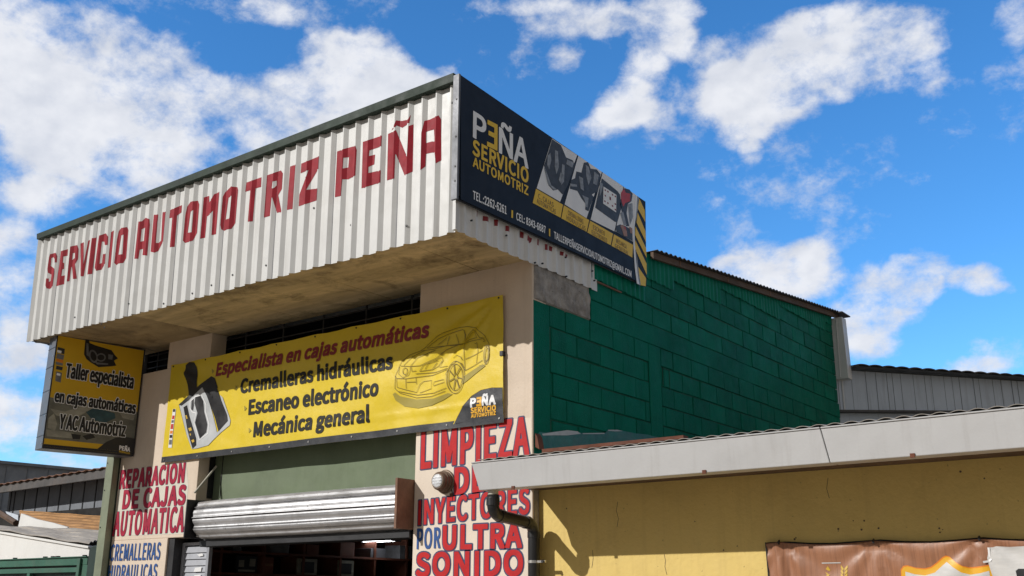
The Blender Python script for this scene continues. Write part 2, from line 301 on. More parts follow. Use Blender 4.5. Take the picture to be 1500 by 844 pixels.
# ------------------------------------------------------------------ flat printed / painted shapes
class Plane:
    def __init__(s, O, U, N):
        s.O, s.U, s.N = Vector(O), Vector(U).normalized(), Vector(N).normalized(); s.V = Vector((0, 0, 1))
    def px(s, x, y):
        d = ray(x, y); t = (s.O-CAM).dot(s.N)/d.dot(s.N); p = CAM+d*t-s.O; return (p.dot(s.U), p.dot(s.V))
    def to3(s, u, v, off=0.0): return s.O+s.U*u+s.V*v+s.N*off
def front(y): return Plane((0, y, 0), (1, 0, 0), (0, -1, 0))
def side(x): return Plane((x, 0, 0), (0, 1, 0), (1, 0, 0))
def zoomer(pl, ox, oy, s):
    return lambda *pts: [pl.px(ox+a/s, oy+b/s) for a, b in pts]
def decal(name, pl, shapes, off, mat, parent, cuts_u=None, cuts_v=None, warp=None, remap=None):
    """shapes: list of [outline, hole, ...] in plane coordinates; becomes one mesh lying off metres in front of the plane"""
    bm = bmesh.new()
    for sh in shapes:
        if isinstance(sh[0][0], (int, float)): sh = [sh]
        loops = [[Vector((u, v, 0)) for u, v in lp] for lp in sh]; flat = [p for lp in loops for p in lp]
        vs = [bm.verts.new(p) for p in flat]
        for t in tessellate_polygon(loops):
            a, b, c = (flat[i] for i in t)
            if abs((b-a).cross(c-a).z) < 1e-10: continue
            try: bm.faces.new([vs[i] for i in t] if (b-a).cross(c-a).z > 0 else [vs[i] for i in reversed(t)])
            except ValueError: pass
    for cuts, ax in ((cuts_u, (1, 0, 0)), (cuts_v, (0, 1, 0))):
        for c in cuts or ():
            bmesh.ops.bisect_plane(bm, geom=bm.verts[:]+bm.edges[:]+bm.faces[:], dist=1e-6, plane_co=Vector(ax)*c, plane_no=ax)
    vs = []
    for v in bm.verts:
        u, w = v.co.x, v.co.y; d = off+(warp(u, w) if warp else 0)
        if remap: u = remap(u, w)
        vs.append(pl.to3(u, w, d))
    bm.verts.index_update(); fs = [tuple(v.index for v in f.verts) for f in bm.faces]
    flip = pl.U.cross(pl.V).dot(pl.N) < 0
    if flip: fs = [tuple(reversed(f)) for f in fs]
    bm.free()
    return link(name, vs, fs, mat, parent, smooth=bool(warp and cuts_v), recalc=False)
def ribbon(pts, w):
    """a thin band along a polyline, as quads that share their mitred corners"""
    L_, R_ = [], []
    for i, p in enumerate(pts):
        a = Vector(pts[max(i-1, 0)]); b = Vector(pts[min(i+1, len(pts)-1)]); d = b-a
        n = Vector((-d.y, d.x)).normalized()*w/2 if d.length else Vector((0, w/2)); q = Vector(p)
        L_.append(tuple(q+n)); R_.append(tuple(q-n))
    return [[[L_[i], R_[i], R_[i+1], L_[i+1]]] for i in range(len(pts)-1)]
def ellipse(cx, cy, rx, ry, n=28, rot=0.0):
    c, s = math.cos(rot), math.sin(rot); out = []
    for k in range(n):
        a = 2*math.pi*k/n; x, y = rx*math.cos(a), ry*math.sin(a); out.append((cx+x*c-y*s, cy+x*s+y*c))
    return out
def area(p): return sum(p[i][0]*p[(i+1) % len(p)][1]-p[(i+1) % len(p)][0]*p[i][1] for i in range(len(p)))/2
def inside(q, poly):
    r = False; j = len(poly)-1
    for i in range(len(poly)):
        (xi, yi), (xj, yj) = poly[i], poly[j]
        if (yi > q[1]) != (yj > q[1]) and q[0] < (xj-xi)*(q[1]-yi)/(yj-yi)+xi: r = not r
        j = i
    return r
# letter shapes by character code: the advance, then each outline as x, y pairs
TEXT_FACE = {
 32: [204, ],
 45: [316, [42, 223, 275, 223, 275, 287, 42, 287]],
 46: [254, [127, -12, 157, -4, 178, 18, 187, 51, 178, 84, 157, 107, 127, 115, 96, 107, 75, 84, 66, 51, 75, 18, 96, -4]],
 48: [506, [253, -12, 312, -2, 363, 27, 404, 75, 435, 142, 454, 229, 461, 336, 454, 442, 435, 528, 404, 594, 363, 642, 312, 670, 253, 679, 193, 670, 143, 642, 102, 594, 71, 528, 52, 442, 46, 336, 52, 229, 71, 142, 102, 75, 143, 27, 193, -2], [253, 56, 217, 63, 186, 85, 161, 122, 142, 176, 130, 247, 126, 336, 130, 424, 142, 494, 161, 548, 186, 585, 217, 607, 253, 614, 289, 607, 320, 585, 345, 548, 364, 494, 376, 424, 381, 336, 376, 247, 364, 176, 345, 122, 320, 85, 289, 63]],
 49: [506, [80, 0, 446, 0, 446, 69, 312, 69, 312, 667, 249, 667, 220, 653, 188, 640, 152, 629, 110, 620, 110, 567, 229, 567, 229, 69, 80, 69]],
 50: [506, [40, 0, 460, 0, 460, 72, 275, 72, 239, 71, 202, 68, 166, 66, 239, 139, 303, 210, 355, 280, 395, 349, 419, 416, 428, 483, 419, 549, 394, 603, 353, 644, 299, 670, 233, 679, 185, 675, 143, 662, 104, 642, 69, 615, 36, 582, 85, 534, 114, 565, 147, 590, 184, 606, 223, 612, 277, 602, 316, 574, 338, 533, 346, 480, 338, 421, 313, 358, 272, 290, 212, 217, 135, 137, 40, 49]],
 51: [506, [239, -12, 297, -6, 348, 11, 392, 39, 425, 76, 447, 123, 454, 178, 447, 230, 427, 272, 397, 306, 358, 332, 313, 348, 313, 352, 362, 376, 399, 411, 423, 457, 432, 513, 422, 570, 395, 617, 354, 651, 300, 672, 237, 679, 182, 673, 134, 657, 90, 632, 51, 600, 96, 547, 126, 573, 159, 594, 195, 607, 234, 612, 281, 604, 317, 583, 339, 550, 347, 506, 341, 465, 322, 430, 287, 403, 234, 385, 162, 379, 162, 315, 243, 309, 302, 291, 341, 263, 363, 226, 370, 181, 360, 130, 332, 91, 289, 66, 234, 57, 182, 64, 138, 81, 101, 105, 69, 134, 26, 80, 55, 52, 90, 27, 132, 7, 182, -7]],
 52: [506, [310, 0, 388, 0, 388, 184, 477, 184, 477, 250, 388, 250, 388, 667, 296, 667, 18, 239, 18, 184, 310, 184], [310, 250, 105, 250, 257, 478, 276, 511, 293, 544, 310, 576, 314, 576, 312, 537, 310, 494, 310, 455]],
 53: [506, [239, -12, 294, -5, 345, 15, 390, 48, 425, 93, 449, 149, 457, 217, 450, 284, 429, 337, 398, 378, 357, 407, 309, 424, 256, 430, 219, 426, 186, 417, 156, 403, 173, 596, 424, 596, 424, 667, 100, 667, 78, 356, 123, 328, 159, 349, 194, 362, 234, 367, 291, 357, 335, 327, 362, 279, 372, 215, 365, 161, 345, 117, 315, 85, 276, 64, 230, 57, 177, 63, 133, 80, 97, 103, 66, 131, 25, 76, 54, 50, 89, 26, 131, 6, 180, -7]],
 54: [506, [274, -12, 324, -5, 370, 16, 409, 48, 439, 91, 459, 144, 466, 205, 458, 280, 433, 339, 395, 381, 343, 406, 280, 414, 241, 409, 201, 393, 163, 368, 129, 334, 137, 426, 155, 498, 182, 550, 216, 585, 257, 605, 301, 611, 341, 605, 377, 587, 407, 560, 454, 611, 424, 638, 388, 660, 346, 674, 298, 679, 235, 671, 176, 644, 126, 597, 86, 528, 60, 436, 51, 319, 59, 218, 80, 135, 115, 71, 160, 25, 213, -3], [131, 268, 165, 307, 200, 333, 234, 348, 267, 352, 320, 342, 357, 312, 380, 266, 387, 205, 378, 143, 354, 95, 319, 65, 274, 54, 228, 63, 190, 89, 161, 133, 141, 192]],
 55: [506, [180, 0, 267, 0, 274, 123, 288, 232, 310, 331, 345, 426, 394, 520, 462, 617, 462, 667, 45, 667, 45, 596, 369, 596, 310, 506, 264, 417, 230, 325, 205, 227, 189, 119]],
 56: [506, [255, -12, 324, -3, 382, 21, 426, 58, 454, 105, 463, 160, 454, 222, 429, 270, 393, 307, 351, 336, 351, 340, 382, 369, 410, 406, 431, 451, 440, 502, 432, 559, 408, 608, 370, 645, 319, 669, 257, 677, 198, 669, 147, 647, 108, 611, 83, 564, 74, 508, 81, 459, 101, 417, 129, 383, 164, 354, 164, 350, 128, 327, 95, 297, 67, 260, 49, 216, 42, 166, 52, 108, 81, 59, 126, 21, 185, -3], [300, 362, 243, 387, 195, 417, 162, 456, 149, 508, 157, 552, 179, 586, 213, 608, 256, 615, 303, 606, 339, 581, 361, 544, 369, 497, 364, 461, 351, 426, 330, 393], [256, 50, 200, 59, 156, 85, 126, 124, 116, 173, 122, 219, 141, 259, 171, 295, 208, 324, 262, 301, 311, 277, 349, 248, 375, 211, 384, 163, 375, 117, 349, 82, 309, 58]],
 57: [506, [214, -12, 275, -3, 332, 25, 382, 74, 421, 145, 447, 241, 456, 362, 448, 459, 426, 539, 392, 600, 347, 644, 292, 670, 231, 679, 181, 672, 136, 652, 97, 620, 67, 576, 47, 524, 40, 462, 49, 388, 73, 329, 111, 287, 162, 262, 224, 253, 266, 259, 306, 275, 344, 301, 378, 334, 369, 242, 351, 171, 324, 118, 291, 83, 253, 64, 211, 57, 169, 63, 131, 81, 98, 108, 53, 56, 83, 29, 120, 8, 163, -7], [377, 404, 343, 363, 307, 336, 272, 320, 238, 315, 186, 325, 148, 355, 126, 402, 118, 462, 127, 525, 151, 573, 187, 604, 232, 614, 279, 606, 317, 580, 346, 538, 366, 479]],
 58: [254, [127, 355, 157, 363, 178, 385, 187, 419, 178, 452, 157, 474, 127, 482, 96, 474, 75, 452, 66, 419, 75, 385, 96, 363], [127, -12, 157, -4, 178, 18, 187, 51, 178, 84, 157, 107, 127, 115, 96, 107, 75, 84, 66, 51, 75, 18, 96, -4]],
 64: [862, [409, -157, 461, -154, 510, -145, 557, -129, 603, -106, 580, -56, 544, -75, 504, -89, 461, -99, 415, -102, 333, -93, 260, -65, 199, -21, 152, 40, 122, 117, 112, 209, 126, 321, 164, 417, 222, 495, 296, 553, 379, 589, 469, 602, 554, 592, 624, 564, 679, 521, 719, 464, 743, 395, 751, 317, 743, 245, 721, 186, 690, 143, 653, 116, 614, 107, 570, 120, 551, 160, 558, 227, 598, 430, 543, 430, 532, 388, 508, 416, 481, 432, 449, 438, 393, 428, 345, 401, 306, 360, 277, 311, 258, 257, 252, 202, 262, 140, 288, 95, 327, 67, 375, 57, 409, 63, 442, 78, 472, 100, 499, 127, 519, 84, 556, 59, 606, 50, 653, 58, 700, 81, 742, 119, 777, 171, 801, 239, 809, 320, 799, 415, 768, 497, 719, 564, 653, 614, 572, 646, 476, 657, 366, 643, 265, 601, 178, 534, 111, 444, 67, 335, 51, 207, 64, 97, 100, 7, 155, -65, 228, -116, 313, -147], [391, 115, 355, 124, 329, 154, 320, 207, 325, 254, 342, 301, 369, 341, 405, 369, 449, 380, 474, 376, 495, 362, 514, 337, 486, 176, 452, 141, 421, 121]],
 65: [554, [4, 0, 88, 0, 153, 204, 397, 204, 461, 0, 550, 0, 323, 667, 229, 667], [174, 270, 207, 373, 221, 418, 234, 463, 247, 507, 260, 553, 273, 599, 277, 599, 290, 553, 303, 508, 316, 463, 330, 418, 344, 373, 376, 270]],
 66: [599, [92, 0, 304, 0, 375, 5, 436, 22, 487, 49, 525, 87, 549, 136, 557, 196, 547, 257, 519, 304, 476, 336, 421, 355, 421, 360, 463, 381, 494, 415, 513, 457, 519, 504, 511, 557, 489, 599, 455, 630, 409, 651, 353, 663, 289, 667, 92, 667], [176, 384, 176, 601, 279, 601, 347, 595, 397, 576, 426, 543, 436, 493, 427, 448, 399, 413, 348, 392, 275, 384], [176, 67, 176, 319, 292, 319, 356, 314, 407, 300, 444, 277, 467, 243, 474, 198, 466, 150, 443, 113, 406, 88, 355, 72, 292, 67]],
 67: [581, [343, -12, 393, -8, 437, 4, 478, 24, 515, 50, 548, 84, 502, 137, 468, 106, 432, 82, 392, 67, 347, 62, 287, 71, 236, 96, 195, 136, 165, 190, 146, 257, 139, 336, 146, 414, 166, 480, 197, 533, 239, 573, 290, 597, 350, 605, 390, 601, 426, 588, 458, 568, 486, 543, 532, 597, 498, 628, 456, 654, 406, 672, 349, 679, 268, 668, 197, 637, 137, 587, 92, 519, 63, 434, 53, 333, 63, 232, 91, 147, 136, 79, 194, 29, 264, -1]],
 68: [627, [92, 0, 262, 0, 355, 10, 432, 40, 493, 89, 537, 155, 564, 238, 573, 336, 564, 434, 537, 517, 492, 581, 431, 629, 353, 658, 259, 667, 92, 667], [176, 69, 176, 599, 251, 599, 323, 591, 382, 568, 428, 531, 460, 479, 480, 414, 486, 336, 480, 258, 460, 192, 428, 139, 382, 101, 323, 77, 251, 69]],
 69: [537, [92, 0, 486, 0, 486, 72, 176, 72, 176, 315, 429, 315, 429, 387, 176, 387, 176, 596, 476, 596, 476, 667, 92, 667]],
 71: [628, [354, -12, 406, -8, 453, 3, 495, 19, 531, 40, 560, 66, 560, 346, 340, 346, 340, 276, 482, 276, 482, 101, 450, 80, 409, 67, 362, 62, 296, 71, 241, 96, 197, 136, 165, 190, 146, 257, 139, 336, 146, 414, 167, 480, 200, 533, 244, 573, 298, 597, 361, 605, 407, 600, 446, 587, 478, 567, 505, 543, 551, 597, 518, 627, 475, 653, 422, 672, 359, 679, 275, 668, 201, 637, 140, 587, 93, 519, 63, 434, 53, 333, 63, 232, 92, 147, 138, 79, 198, 29, 271, -1]],
 72: [663, [92, 0, 176, 0, 176, 315, 487, 315, 487, 0, 572, 0, 572, 667, 487, 667, 487, 388, 176, 388, 176, 667, 92, 667]],
 73: [267, [92, 0, 176, 0, 176, 667, 92, 667]],
 74: [487, [216, -12, 285, -1, 337, 28, 372, 73, 393, 130, 400, 196, 400, 667, 315, 667, 315, 204, 308, 139, 288, 95, 255, 70, 208, 62, 163, 70, 125, 94, 92, 137, 32, 94, 58, 56, 89, 27, 126, 5, 168, -7]],
 76: [495, [92, 0, 468, 0, 468, 72, 176, 72, 176, 667, 92, 667]],
 77: [740, [92, 0, 168, 0, 168, 370, 167, 416, 164, 468, 161, 519, 157, 566, 214, 414, 340, 67, 397, 67, 523, 414, 576, 566, 580, 566, 576, 519, 573, 468, 570, 416, 569, 370, 569, 0, 647, 0, 647, 667, 546, 667, 419, 310, 407, 276, 396, 241, 385, 206, 372, 171, 357, 206, 345, 241, 333, 276, 320, 310, 193, 667, 92, 667]],
 78: [659, [92, 0, 171, 0, 171, 350, 170, 403, 168, 456, 164, 508, 161, 559, 165, 559, 237, 421, 480, 0, 566, 0, 566, 667, 486, 667, 486, 320, 487, 278, 489, 235, 491, 192, 495, 150, 498, 109, 493, 109, 421, 247, 178, 667, 92, 667]],
 79: [676, [338, -12, 417, -1, 486, 31, 543, 82, 586, 151, 613, 236, 623, 336, 613, 436, 586, 520, 543, 588, 486, 638, 417, 669, 338, 679, 258, 669, 189, 638, 132, 588, 89, 520, 62, 436, 53, 336, 62, 236, 89, 151, 132, 82, 189, 31, 258, -1], [338, 62, 281, 71, 233, 96, 193, 136, 164, 191, 146, 258, 139, 336, 146, 414, 164, 480, 193, 533, 233, 573, 281, 597, 338, 605, 394, 597, 443, 573, 482, 533, 511, 480, 530, 414, 536, 336, 530, 258, 511, 191, 482, 136, 443, 96, 394, 71]],
 80: [577, [92, 0, 176, 0, 176, 266, 286, 266, 355, 271, 415, 288, 464, 316, 500, 356, 524, 407, 532, 472, 524, 537, 500, 587, 463, 624, 413, 649, 353, 663, 282, 667, 92, 667], [176, 334, 176, 599, 271, 599, 335, 595, 384, 582, 420, 559, 441, 522, 448, 472, 441, 421, 421, 382, 387, 355, 338, 339, 275, 334]],
 82: [579, [176, 350, 176, 599, 288, 599, 357, 593, 408, 573, 439, 536, 450, 481, 439, 423, 408, 383, 357, 359, 288, 350], [458, 0, 553, 0, 383, 292, 433, 310, 475, 338, 507, 375, 527, 423, 533, 481, 526, 543, 503, 591, 468, 626, 421, 650, 365, 663, 300, 667, 92, 667, 92, 0, 176, 0, 176, 283, 296, 283]],
 83: [543, [277, -12, 342, -5, 397, 14, 442, 43, 476, 81, 496, 127, 503, 178, 497, 231, 477, 273, 448, 307, 410, 334, 366, 356, 271, 397, 232, 414, 196, 437, 170, 467, 160, 509, 169, 549, 194, 579, 234, 599, 285, 605, 329, 601, 369, 589, 405, 569, 437, 543, 481, 597, 450, 624, 415, 647, 375, 664, 331, 675, 285, 679, 217, 671, 159, 647, 114, 609, 85, 560, 75, 503, 83, 450, 105, 408, 136, 375, 172, 350, 210, 331, 306, 289, 350, 269, 386, 245, 409, 214, 418, 170, 408, 126, 381, 92, 337, 70, 278, 62, 226, 68, 178, 85, 133, 111, 94, 145, 44, 86, 81, 53, 123, 26, 170, 5, 222, -7]],
 84: [546, [230, 0, 315, 0, 315, 596, 517, 596, 517, 667, 28, 667, 28, 596, 230, 596]],
 85: [657, [329, -12, 393, -5, 451, 15, 499, 51, 536, 106, 560, 179, 568, 275, 568, 667, 487, 667, 487, 273, 479, 190, 457, 130, 423, 90, 379, 68, 329, 62, 279, 68, 236, 90, 203, 130, 181, 190, 173, 273, 173, 667, 89, 667, 89, 275, 97, 179, 121, 106, 158, 51, 206, 15, 263, -5]],
 86: [524, [214, 0, 311, 0, 523, 667, 438, 667, 330, 306, 317, 260, 305, 217, 293, 174, 280, 131, 266, 86, 262, 86, 248, 131, 235, 174, 223, 217, 211, 260, 198, 306, 89, 667, 1, 667]],
 89: [484, [199, 0, 283, 0, 283, 259, 484, 667, 397, 667, 311, 479, 295, 442, 279, 406, 262, 369, 244, 332, 240, 332, 223, 369, 207, 406, 191, 442, 175, 479, 88, 667, -1, 667, 199, 259]],
 90: [549, [46, 0, 506, 0, 506, 72, 149, 72, 502, 617, 502, 667, 77, 667, 77, 596, 398, 596, 46, 51]],
 97: [513, [198, -12, 242, -6, 285, 9, 324, 32, 361, 59, 371, 0, 440, 0, 440, 304, 434, 372, 414, 429, 381, 471, 333, 498, 269, 507, 211, 501, 158, 486, 113, 465, 75, 442, 107, 385, 138, 404, 174, 421, 213, 433, 255, 438, 305, 427, 336, 399, 352, 360, 357, 313, 261, 299, 185, 279, 126, 252, 86, 219, 62, 178, 54, 128, 65, 69, 95, 25, 140, -2], [221, 56, 177, 63, 146, 88, 134, 134, 141, 169, 164, 199, 206, 224, 270, 244, 357, 258, 357, 120, 322, 92, 289, 72, 256, 60]],
 99: [465, [279, -12, 322, -8, 364, 5, 403, 24, 439, 50, 402, 107, 369, 82, 329, 64, 286, 57, 235, 66, 193, 91, 161, 131, 140, 183, 133, 247, 140, 310, 162, 363, 195, 403, 238, 428, 289, 437, 325, 432, 357, 417, 387, 394, 429, 449, 401, 471, 368, 490, 330, 502, 285, 507, 223, 499, 167, 476, 118, 439, 81, 387, 56, 323, 47, 247, 55, 171, 78, 107, 114, 56, 160, 19, 216, -4]],
 100: [565, [252, -12, 295, -6, 335, 9, 371, 31, 402, 58, 412, 0, 481, 0, 481, 725, 397, 725, 397, 534, 401, 450, 369, 474, 337, 492, 302, 503, 262, 507, 207, 499, 157, 475, 113, 437, 79, 385, 56, 322, 48, 247, 55, 170, 74, 106, 104, 56, 144, 19, 194, -4], [270, 58, 223, 67, 185, 91, 157, 129, 140, 182, 134, 248, 141, 311, 161, 363, 192, 403, 231, 428, 277, 437, 317, 432, 357, 415, 397, 385, 397, 126, 366, 96, 335, 75, 304, 62]],
 101: [505, [284, -12, 331, -8, 374, 3, 412, 19, 446, 38, 417, 94, 379, 73, 338, 59, 293, 55, 241, 62, 197, 85, 162, 121, 139, 169, 129, 228, 462, 228, 466, 275, 460, 341, 443, 398, 415, 444, 376, 478, 327, 500, 269, 507, 213, 499, 161, 475, 116, 437, 80, 386, 56, 322, 47, 247, 56, 171, 79, 107, 116, 56, 164, 19, 221, -4], [128, 287, 145, 352, 177, 401, 220, 430, 270, 441, 322, 431, 361, 401, 385, 353, 393, 287]],
 103: [514, [250, -228, 322, -221, 383, -204, 433, -176, 470, -142, 493, -101, 501, -56, 490, -4, 457, 33, 404, 54, 329, 61, 231, 61, 179, 68, 152, 87, 145, 115, 154, 149, 177, 174, 200, 165, 225, 159, 249, 157, 307, 164, 357, 187, 396, 222, 422, 270, 431, 329, 425, 369, 411, 404, 391, 431, 492, 431, 492, 494, 320, 494, 300, 501, 276, 505, 249, 507, 192, 499, 142, 476, 101, 439, 74, 390, 65, 330, 70, 288, 85, 251, 105, 221, 129, 198, 129, 194, 103, 171, 83, 140, 75, 102, 81, 67, 96, 40, 119, 21, 119, 16, 80, -16, 55, -54, 46, -96, 56, -142, 84, -179, 127, -206, 183, -222], [249, 213, 209, 221, 176, 245, 153, 282, 145, 330, 153, 379, 176, 416, 209, 438, 249, 446, 291, 438, 324, 416, 347, 379, 355, 330, 347, 282, 324, 245, 290, 221], [262, -170, 202, -164, 157, -147, 129, -120, 119, -84, 124, -55, 141, -27, 169, 0, 203, -6, 233, -7, 319, -7, 374, -13, 407, -33, 419, -70, 408, -107, 376, -139, 327, -162]],
 104: [553, [84, 0, 168, 0, 168, 359, 202, 392, 234, 415, 267, 429, 302, 434, 345, 427, 374, 403, 391, 362, 396, 302, 396, 0, 479, 0, 479, 313, 473, 382, 456, 436, 426, 475, 383, 499, 328, 507, 280, 501, 238, 483, 199, 456, 164, 424, 168, 526, 168, 725, 84, 725]],
 105: [251, [84, 0, 168, 0, 168, 494, 84, 494], [126, 596, 155, 603, 174, 622, 181, 652, 174, 680, 155, 699, 126, 706, 97, 699, 78, 680, 71, 652, 78, 622, 97, 603]],
 106: [251, [32, -220, 84, -213, 122, -192, 148, -158, 163, -112, 168, -56, 168, 494, 85, 494, 85, -56, 80, -108, 61, -142, 24, -154, -2, -151, -24, -145, -40, -208, -20, -214, 4, -219], [126, 596, 154, 603, 174, 622, 181, 652, 174, 680, 154, 699, 126, 706, 97, 699, 77, 680, 70, 652, 77, 622, 97, 603]],
 108: [259, [171, -12, 199, -10, 219, -5, 208, 59, 190, 57, 174, 66, 168, 93, 168, 725, 84, 725, 84, 98, 89, 52, 104, 17, 131, -4]],
 109: [843, [84, 0, 168, 0, 168, 359, 200, 392, 232, 416, 262, 430, 291, 434, 332, 427, 361, 403, 378, 362, 383, 302, 383, 0, 466, 0, 466, 359, 500, 392, 532, 416, 562, 430, 591, 434, 632, 427, 660, 403, 677, 362, 683, 302, 683, 0, 766, 0, 766, 313, 760, 382, 742, 436, 713, 475, 671, 499, 616, 507, 572, 500, 531, 481, 491, 451, 452, 412, 433, 452, 405, 482, 367, 500, 316, 507, 273, 501, 233, 482, 196, 456, 162, 422, 152, 494, 84, 494]],
 110: [556, [84, 0, 168, 0, 168, 359, 202, 392, 234, 415, 267, 429, 302, 434, 345, 427, 374, 403, 391, 362, 396, 302, 396, 0, 479, 0, 479, 313, 473, 382, 456, 436, 426, 475, 383, 499, 328, 507, 280, 501, 237, 482, 198, 456, 162, 422, 152, 494, 84, 494]],
 111: [552, [276, -12, 335, -4, 389, 19, 435, 56, 472, 107, 496, 171, 504, 247, 496, 323, 472, 387, 435, 439, 389, 476, 335, 499, 276, 507, 217, 499, 163, 476, 116, 439, 80, 387, 56, 323, 47, 247, 56, 171, 80, 107, 116, 56, 163, 19, 217, -4], [276, 57, 228, 66, 189, 91, 159, 131, 140, 183, 133, 247, 140, 310, 159, 363, 189, 403, 228, 428, 276, 437, 324, 428, 363, 403, 394, 363, 413, 310, 420, 247, 413, 183, 394, 131, 363, 91, 324, 66]],
 112: [565, [84, -208, 168, -208, 168, -41, 165, 46, 199, 21, 233, 3, 267, -8, 301, -12, 356, -4, 407, 20, 451, 58, 486, 110, 508, 176, 516, 255, 510, 327, 494, 388, 466, 438, 427, 476, 378, 499, 320, 507, 277, 501, 236, 486, 197, 464, 162, 437, 152, 494, 84, 494], [288, 58, 252, 63, 211, 79, 168, 109, 168, 370, 202, 399, 235, 420, 267, 433, 299, 437, 349, 429, 386, 404, 411, 366, 425, 315, 430, 254, 423, 187, 403, 132, 373, 92, 334, 67]],
 114: [354, [84, 0, 168, 0, 168, 318, 195, 371, 226, 406, 259, 426, 291, 432, 317, 430, 340, 424, 355, 496, 331, 505, 302, 507, 262, 500, 225, 479, 191, 447, 162, 404, 152, 494, 84, 494]],
 115: [427, [213, -12, 276, -4, 326, 17, 363, 49, 385, 89, 392, 135, 384, 184, 360, 220, 326, 247, 285, 268, 242, 285, 190, 306, 151, 332, 136, 371, 146, 407, 176, 432, 228, 442, 269, 437, 305, 421, 340, 399, 380, 451, 349, 473, 312, 490, 271, 503, 227, 507, 167, 500, 120, 480, 85, 450, 64, 412, 56, 367, 69, 312, 102, 273, 149, 245, 200, 224, 241, 208, 277, 188, 303, 163, 313, 130, 302, 91, 270, 63, 216, 53, 174, 57, 137, 69, 102, 88, 69, 112, 29, 56, 68, 29, 112, 8, 161, -7]],
 116: [344, [239, -12, 270, -9, 301, -2, 330, 6, 314, 69, 287, 60, 258, 56, 212, 67, 188, 99, 181, 150, 181, 427, 316, 427, 316, 494, 181, 494, 181, 634, 112, 634, 103, 494, 25, 490, 25, 427, 98, 427, 98, 153, 103, 98, 118, 52, 144, 18, 184, -4]],
 117: [553, [229, -12, 276, -5, 318, 13, 356, 41, 391, 77, 401, 0, 470, 0, 470, 494, 387, 494, 387, 144, 353, 106, 321, 80, 289, 65, 253, 60, 211, 68, 182, 91, 166, 132, 160, 191, 160, 494, 76, 494, 76, 181, 82, 112, 100, 59, 130, 20, 172, -4]],
 122: [433, [32, 0, 406, 0, 406, 67, 137, 67, 398, 450, 398, 494, 60, 494, 60, 427, 292, 427, 32, 45]],
 209: [659, [92, 0, 171, 0, 171, 350, 170, 403, 168, 456, 164, 508, 161, 559, 165, 559, 237, 421, 480, 0, 566, 0, 566, 667, 486, 667, 486, 320, 487, 278, 489, 235, 491, 192, 495, 150, 498, 109, 493, 109, 421, 247, 178, 667, 92, 667], [416, 721, 457, 730, 489, 754, 510, 794, 519, 847, 463, 850, 454, 813, 437, 791, 413, 783, 381, 794, 349, 819, 312, 844, 263, 855, 222, 846, 190, 822, 169, 783, 160, 731, 216, 726, 225, 763, 242, 785, 265, 793, 298, 782, 330, 757, 367, 732]],
 225: [513, [198, -12, 242, -6, 285, 9, 324, 32, 361, 59, 371, 0, 440, 0, 440, 304, 434, 372, 414, 429, 381, 471, 333, 498, 269, 507, 211, 501, 158, 486, 113, 465, 75, 442, 107, 385, 138, 404, 174, 421, 213, 433, 255, 438, 305, 427, 336, 399, 352, 360, 357, 313, 261, 299, 185, 279, 126, 252, 86, 219, 62, 178, 54, 128, 65, 69, 95, 25, 140, -2], [221, 56, 177, 63, 146, 88, 134, 134, 141, 169, 164, 199, 206, 224, 270, 244, 357, 258, 357, 120, 322, 92, 289, 72, 256, 60], [257, 583, 416, 739, 359, 794, 215, 625]],
 243: [552, [276, -12, 335, -4, 389, 19, 435, 56, 472, 107, 496, 171, 504, 247, 496, 323, 472, 387, 435, 439, 389, 476, 335, 499, 276, 507, 217, 499, 163, 476, 116, 439, 80, 387, 56, 323, 47, 247, 56, 171, 80, 107, 116, 56, 163, 19, 217, -4], [276, 57, 228, 66, 189, 91, 159, 131, 140, 183, 133, 247, 140, 310, 159, 363, 189, 403, 228, 428, 276, 437, 324, 428, 363, 403, 394, 363, 413, 310, 420, 247, 413, 183, 394, 131, 363, 91, 324, 66], [260, 583, 421, 739, 362, 794, 218, 625]],
}
def face(data):
    return {k: (v[0], [list(zip(l[0::2], l[1::2])) for l in v[1:]]) for k, v in data.items()}
FACES = (face(TEXT_FACE),)
CAPH = [max(y for l in f[72][1] for x, y in l) for f in FACES]
def glyphs(body, kind, space=0.0, shear=0.0):
    """outlines of a line of lettering: [[outer, holes...], ...] in units of the capital height"""
    f, h = FACES[kind], CAPH[kind]; pen = 0; res = []
    for ch in body:
        adv, loops = f[ord(ch)]
        loops = [[(((x+pen)/h+shear*y/h), y/h) for x, y in l] for l in loops]; pen += adv+space*h
        outs = [l for i, l in enumerate(loops) if not sum(inside(l[0], m) for j, m in enumerate(loops) if j != i) % 2]
        holes = [l for l in loops if l not in outs]
        for l in outs: res.append([l if area(l) > 0 else l[::-1]]+[(q if area(q) < 0 else q[::-1]) for q in holes if inside(q[0], l)])
    return res
import numpy as np
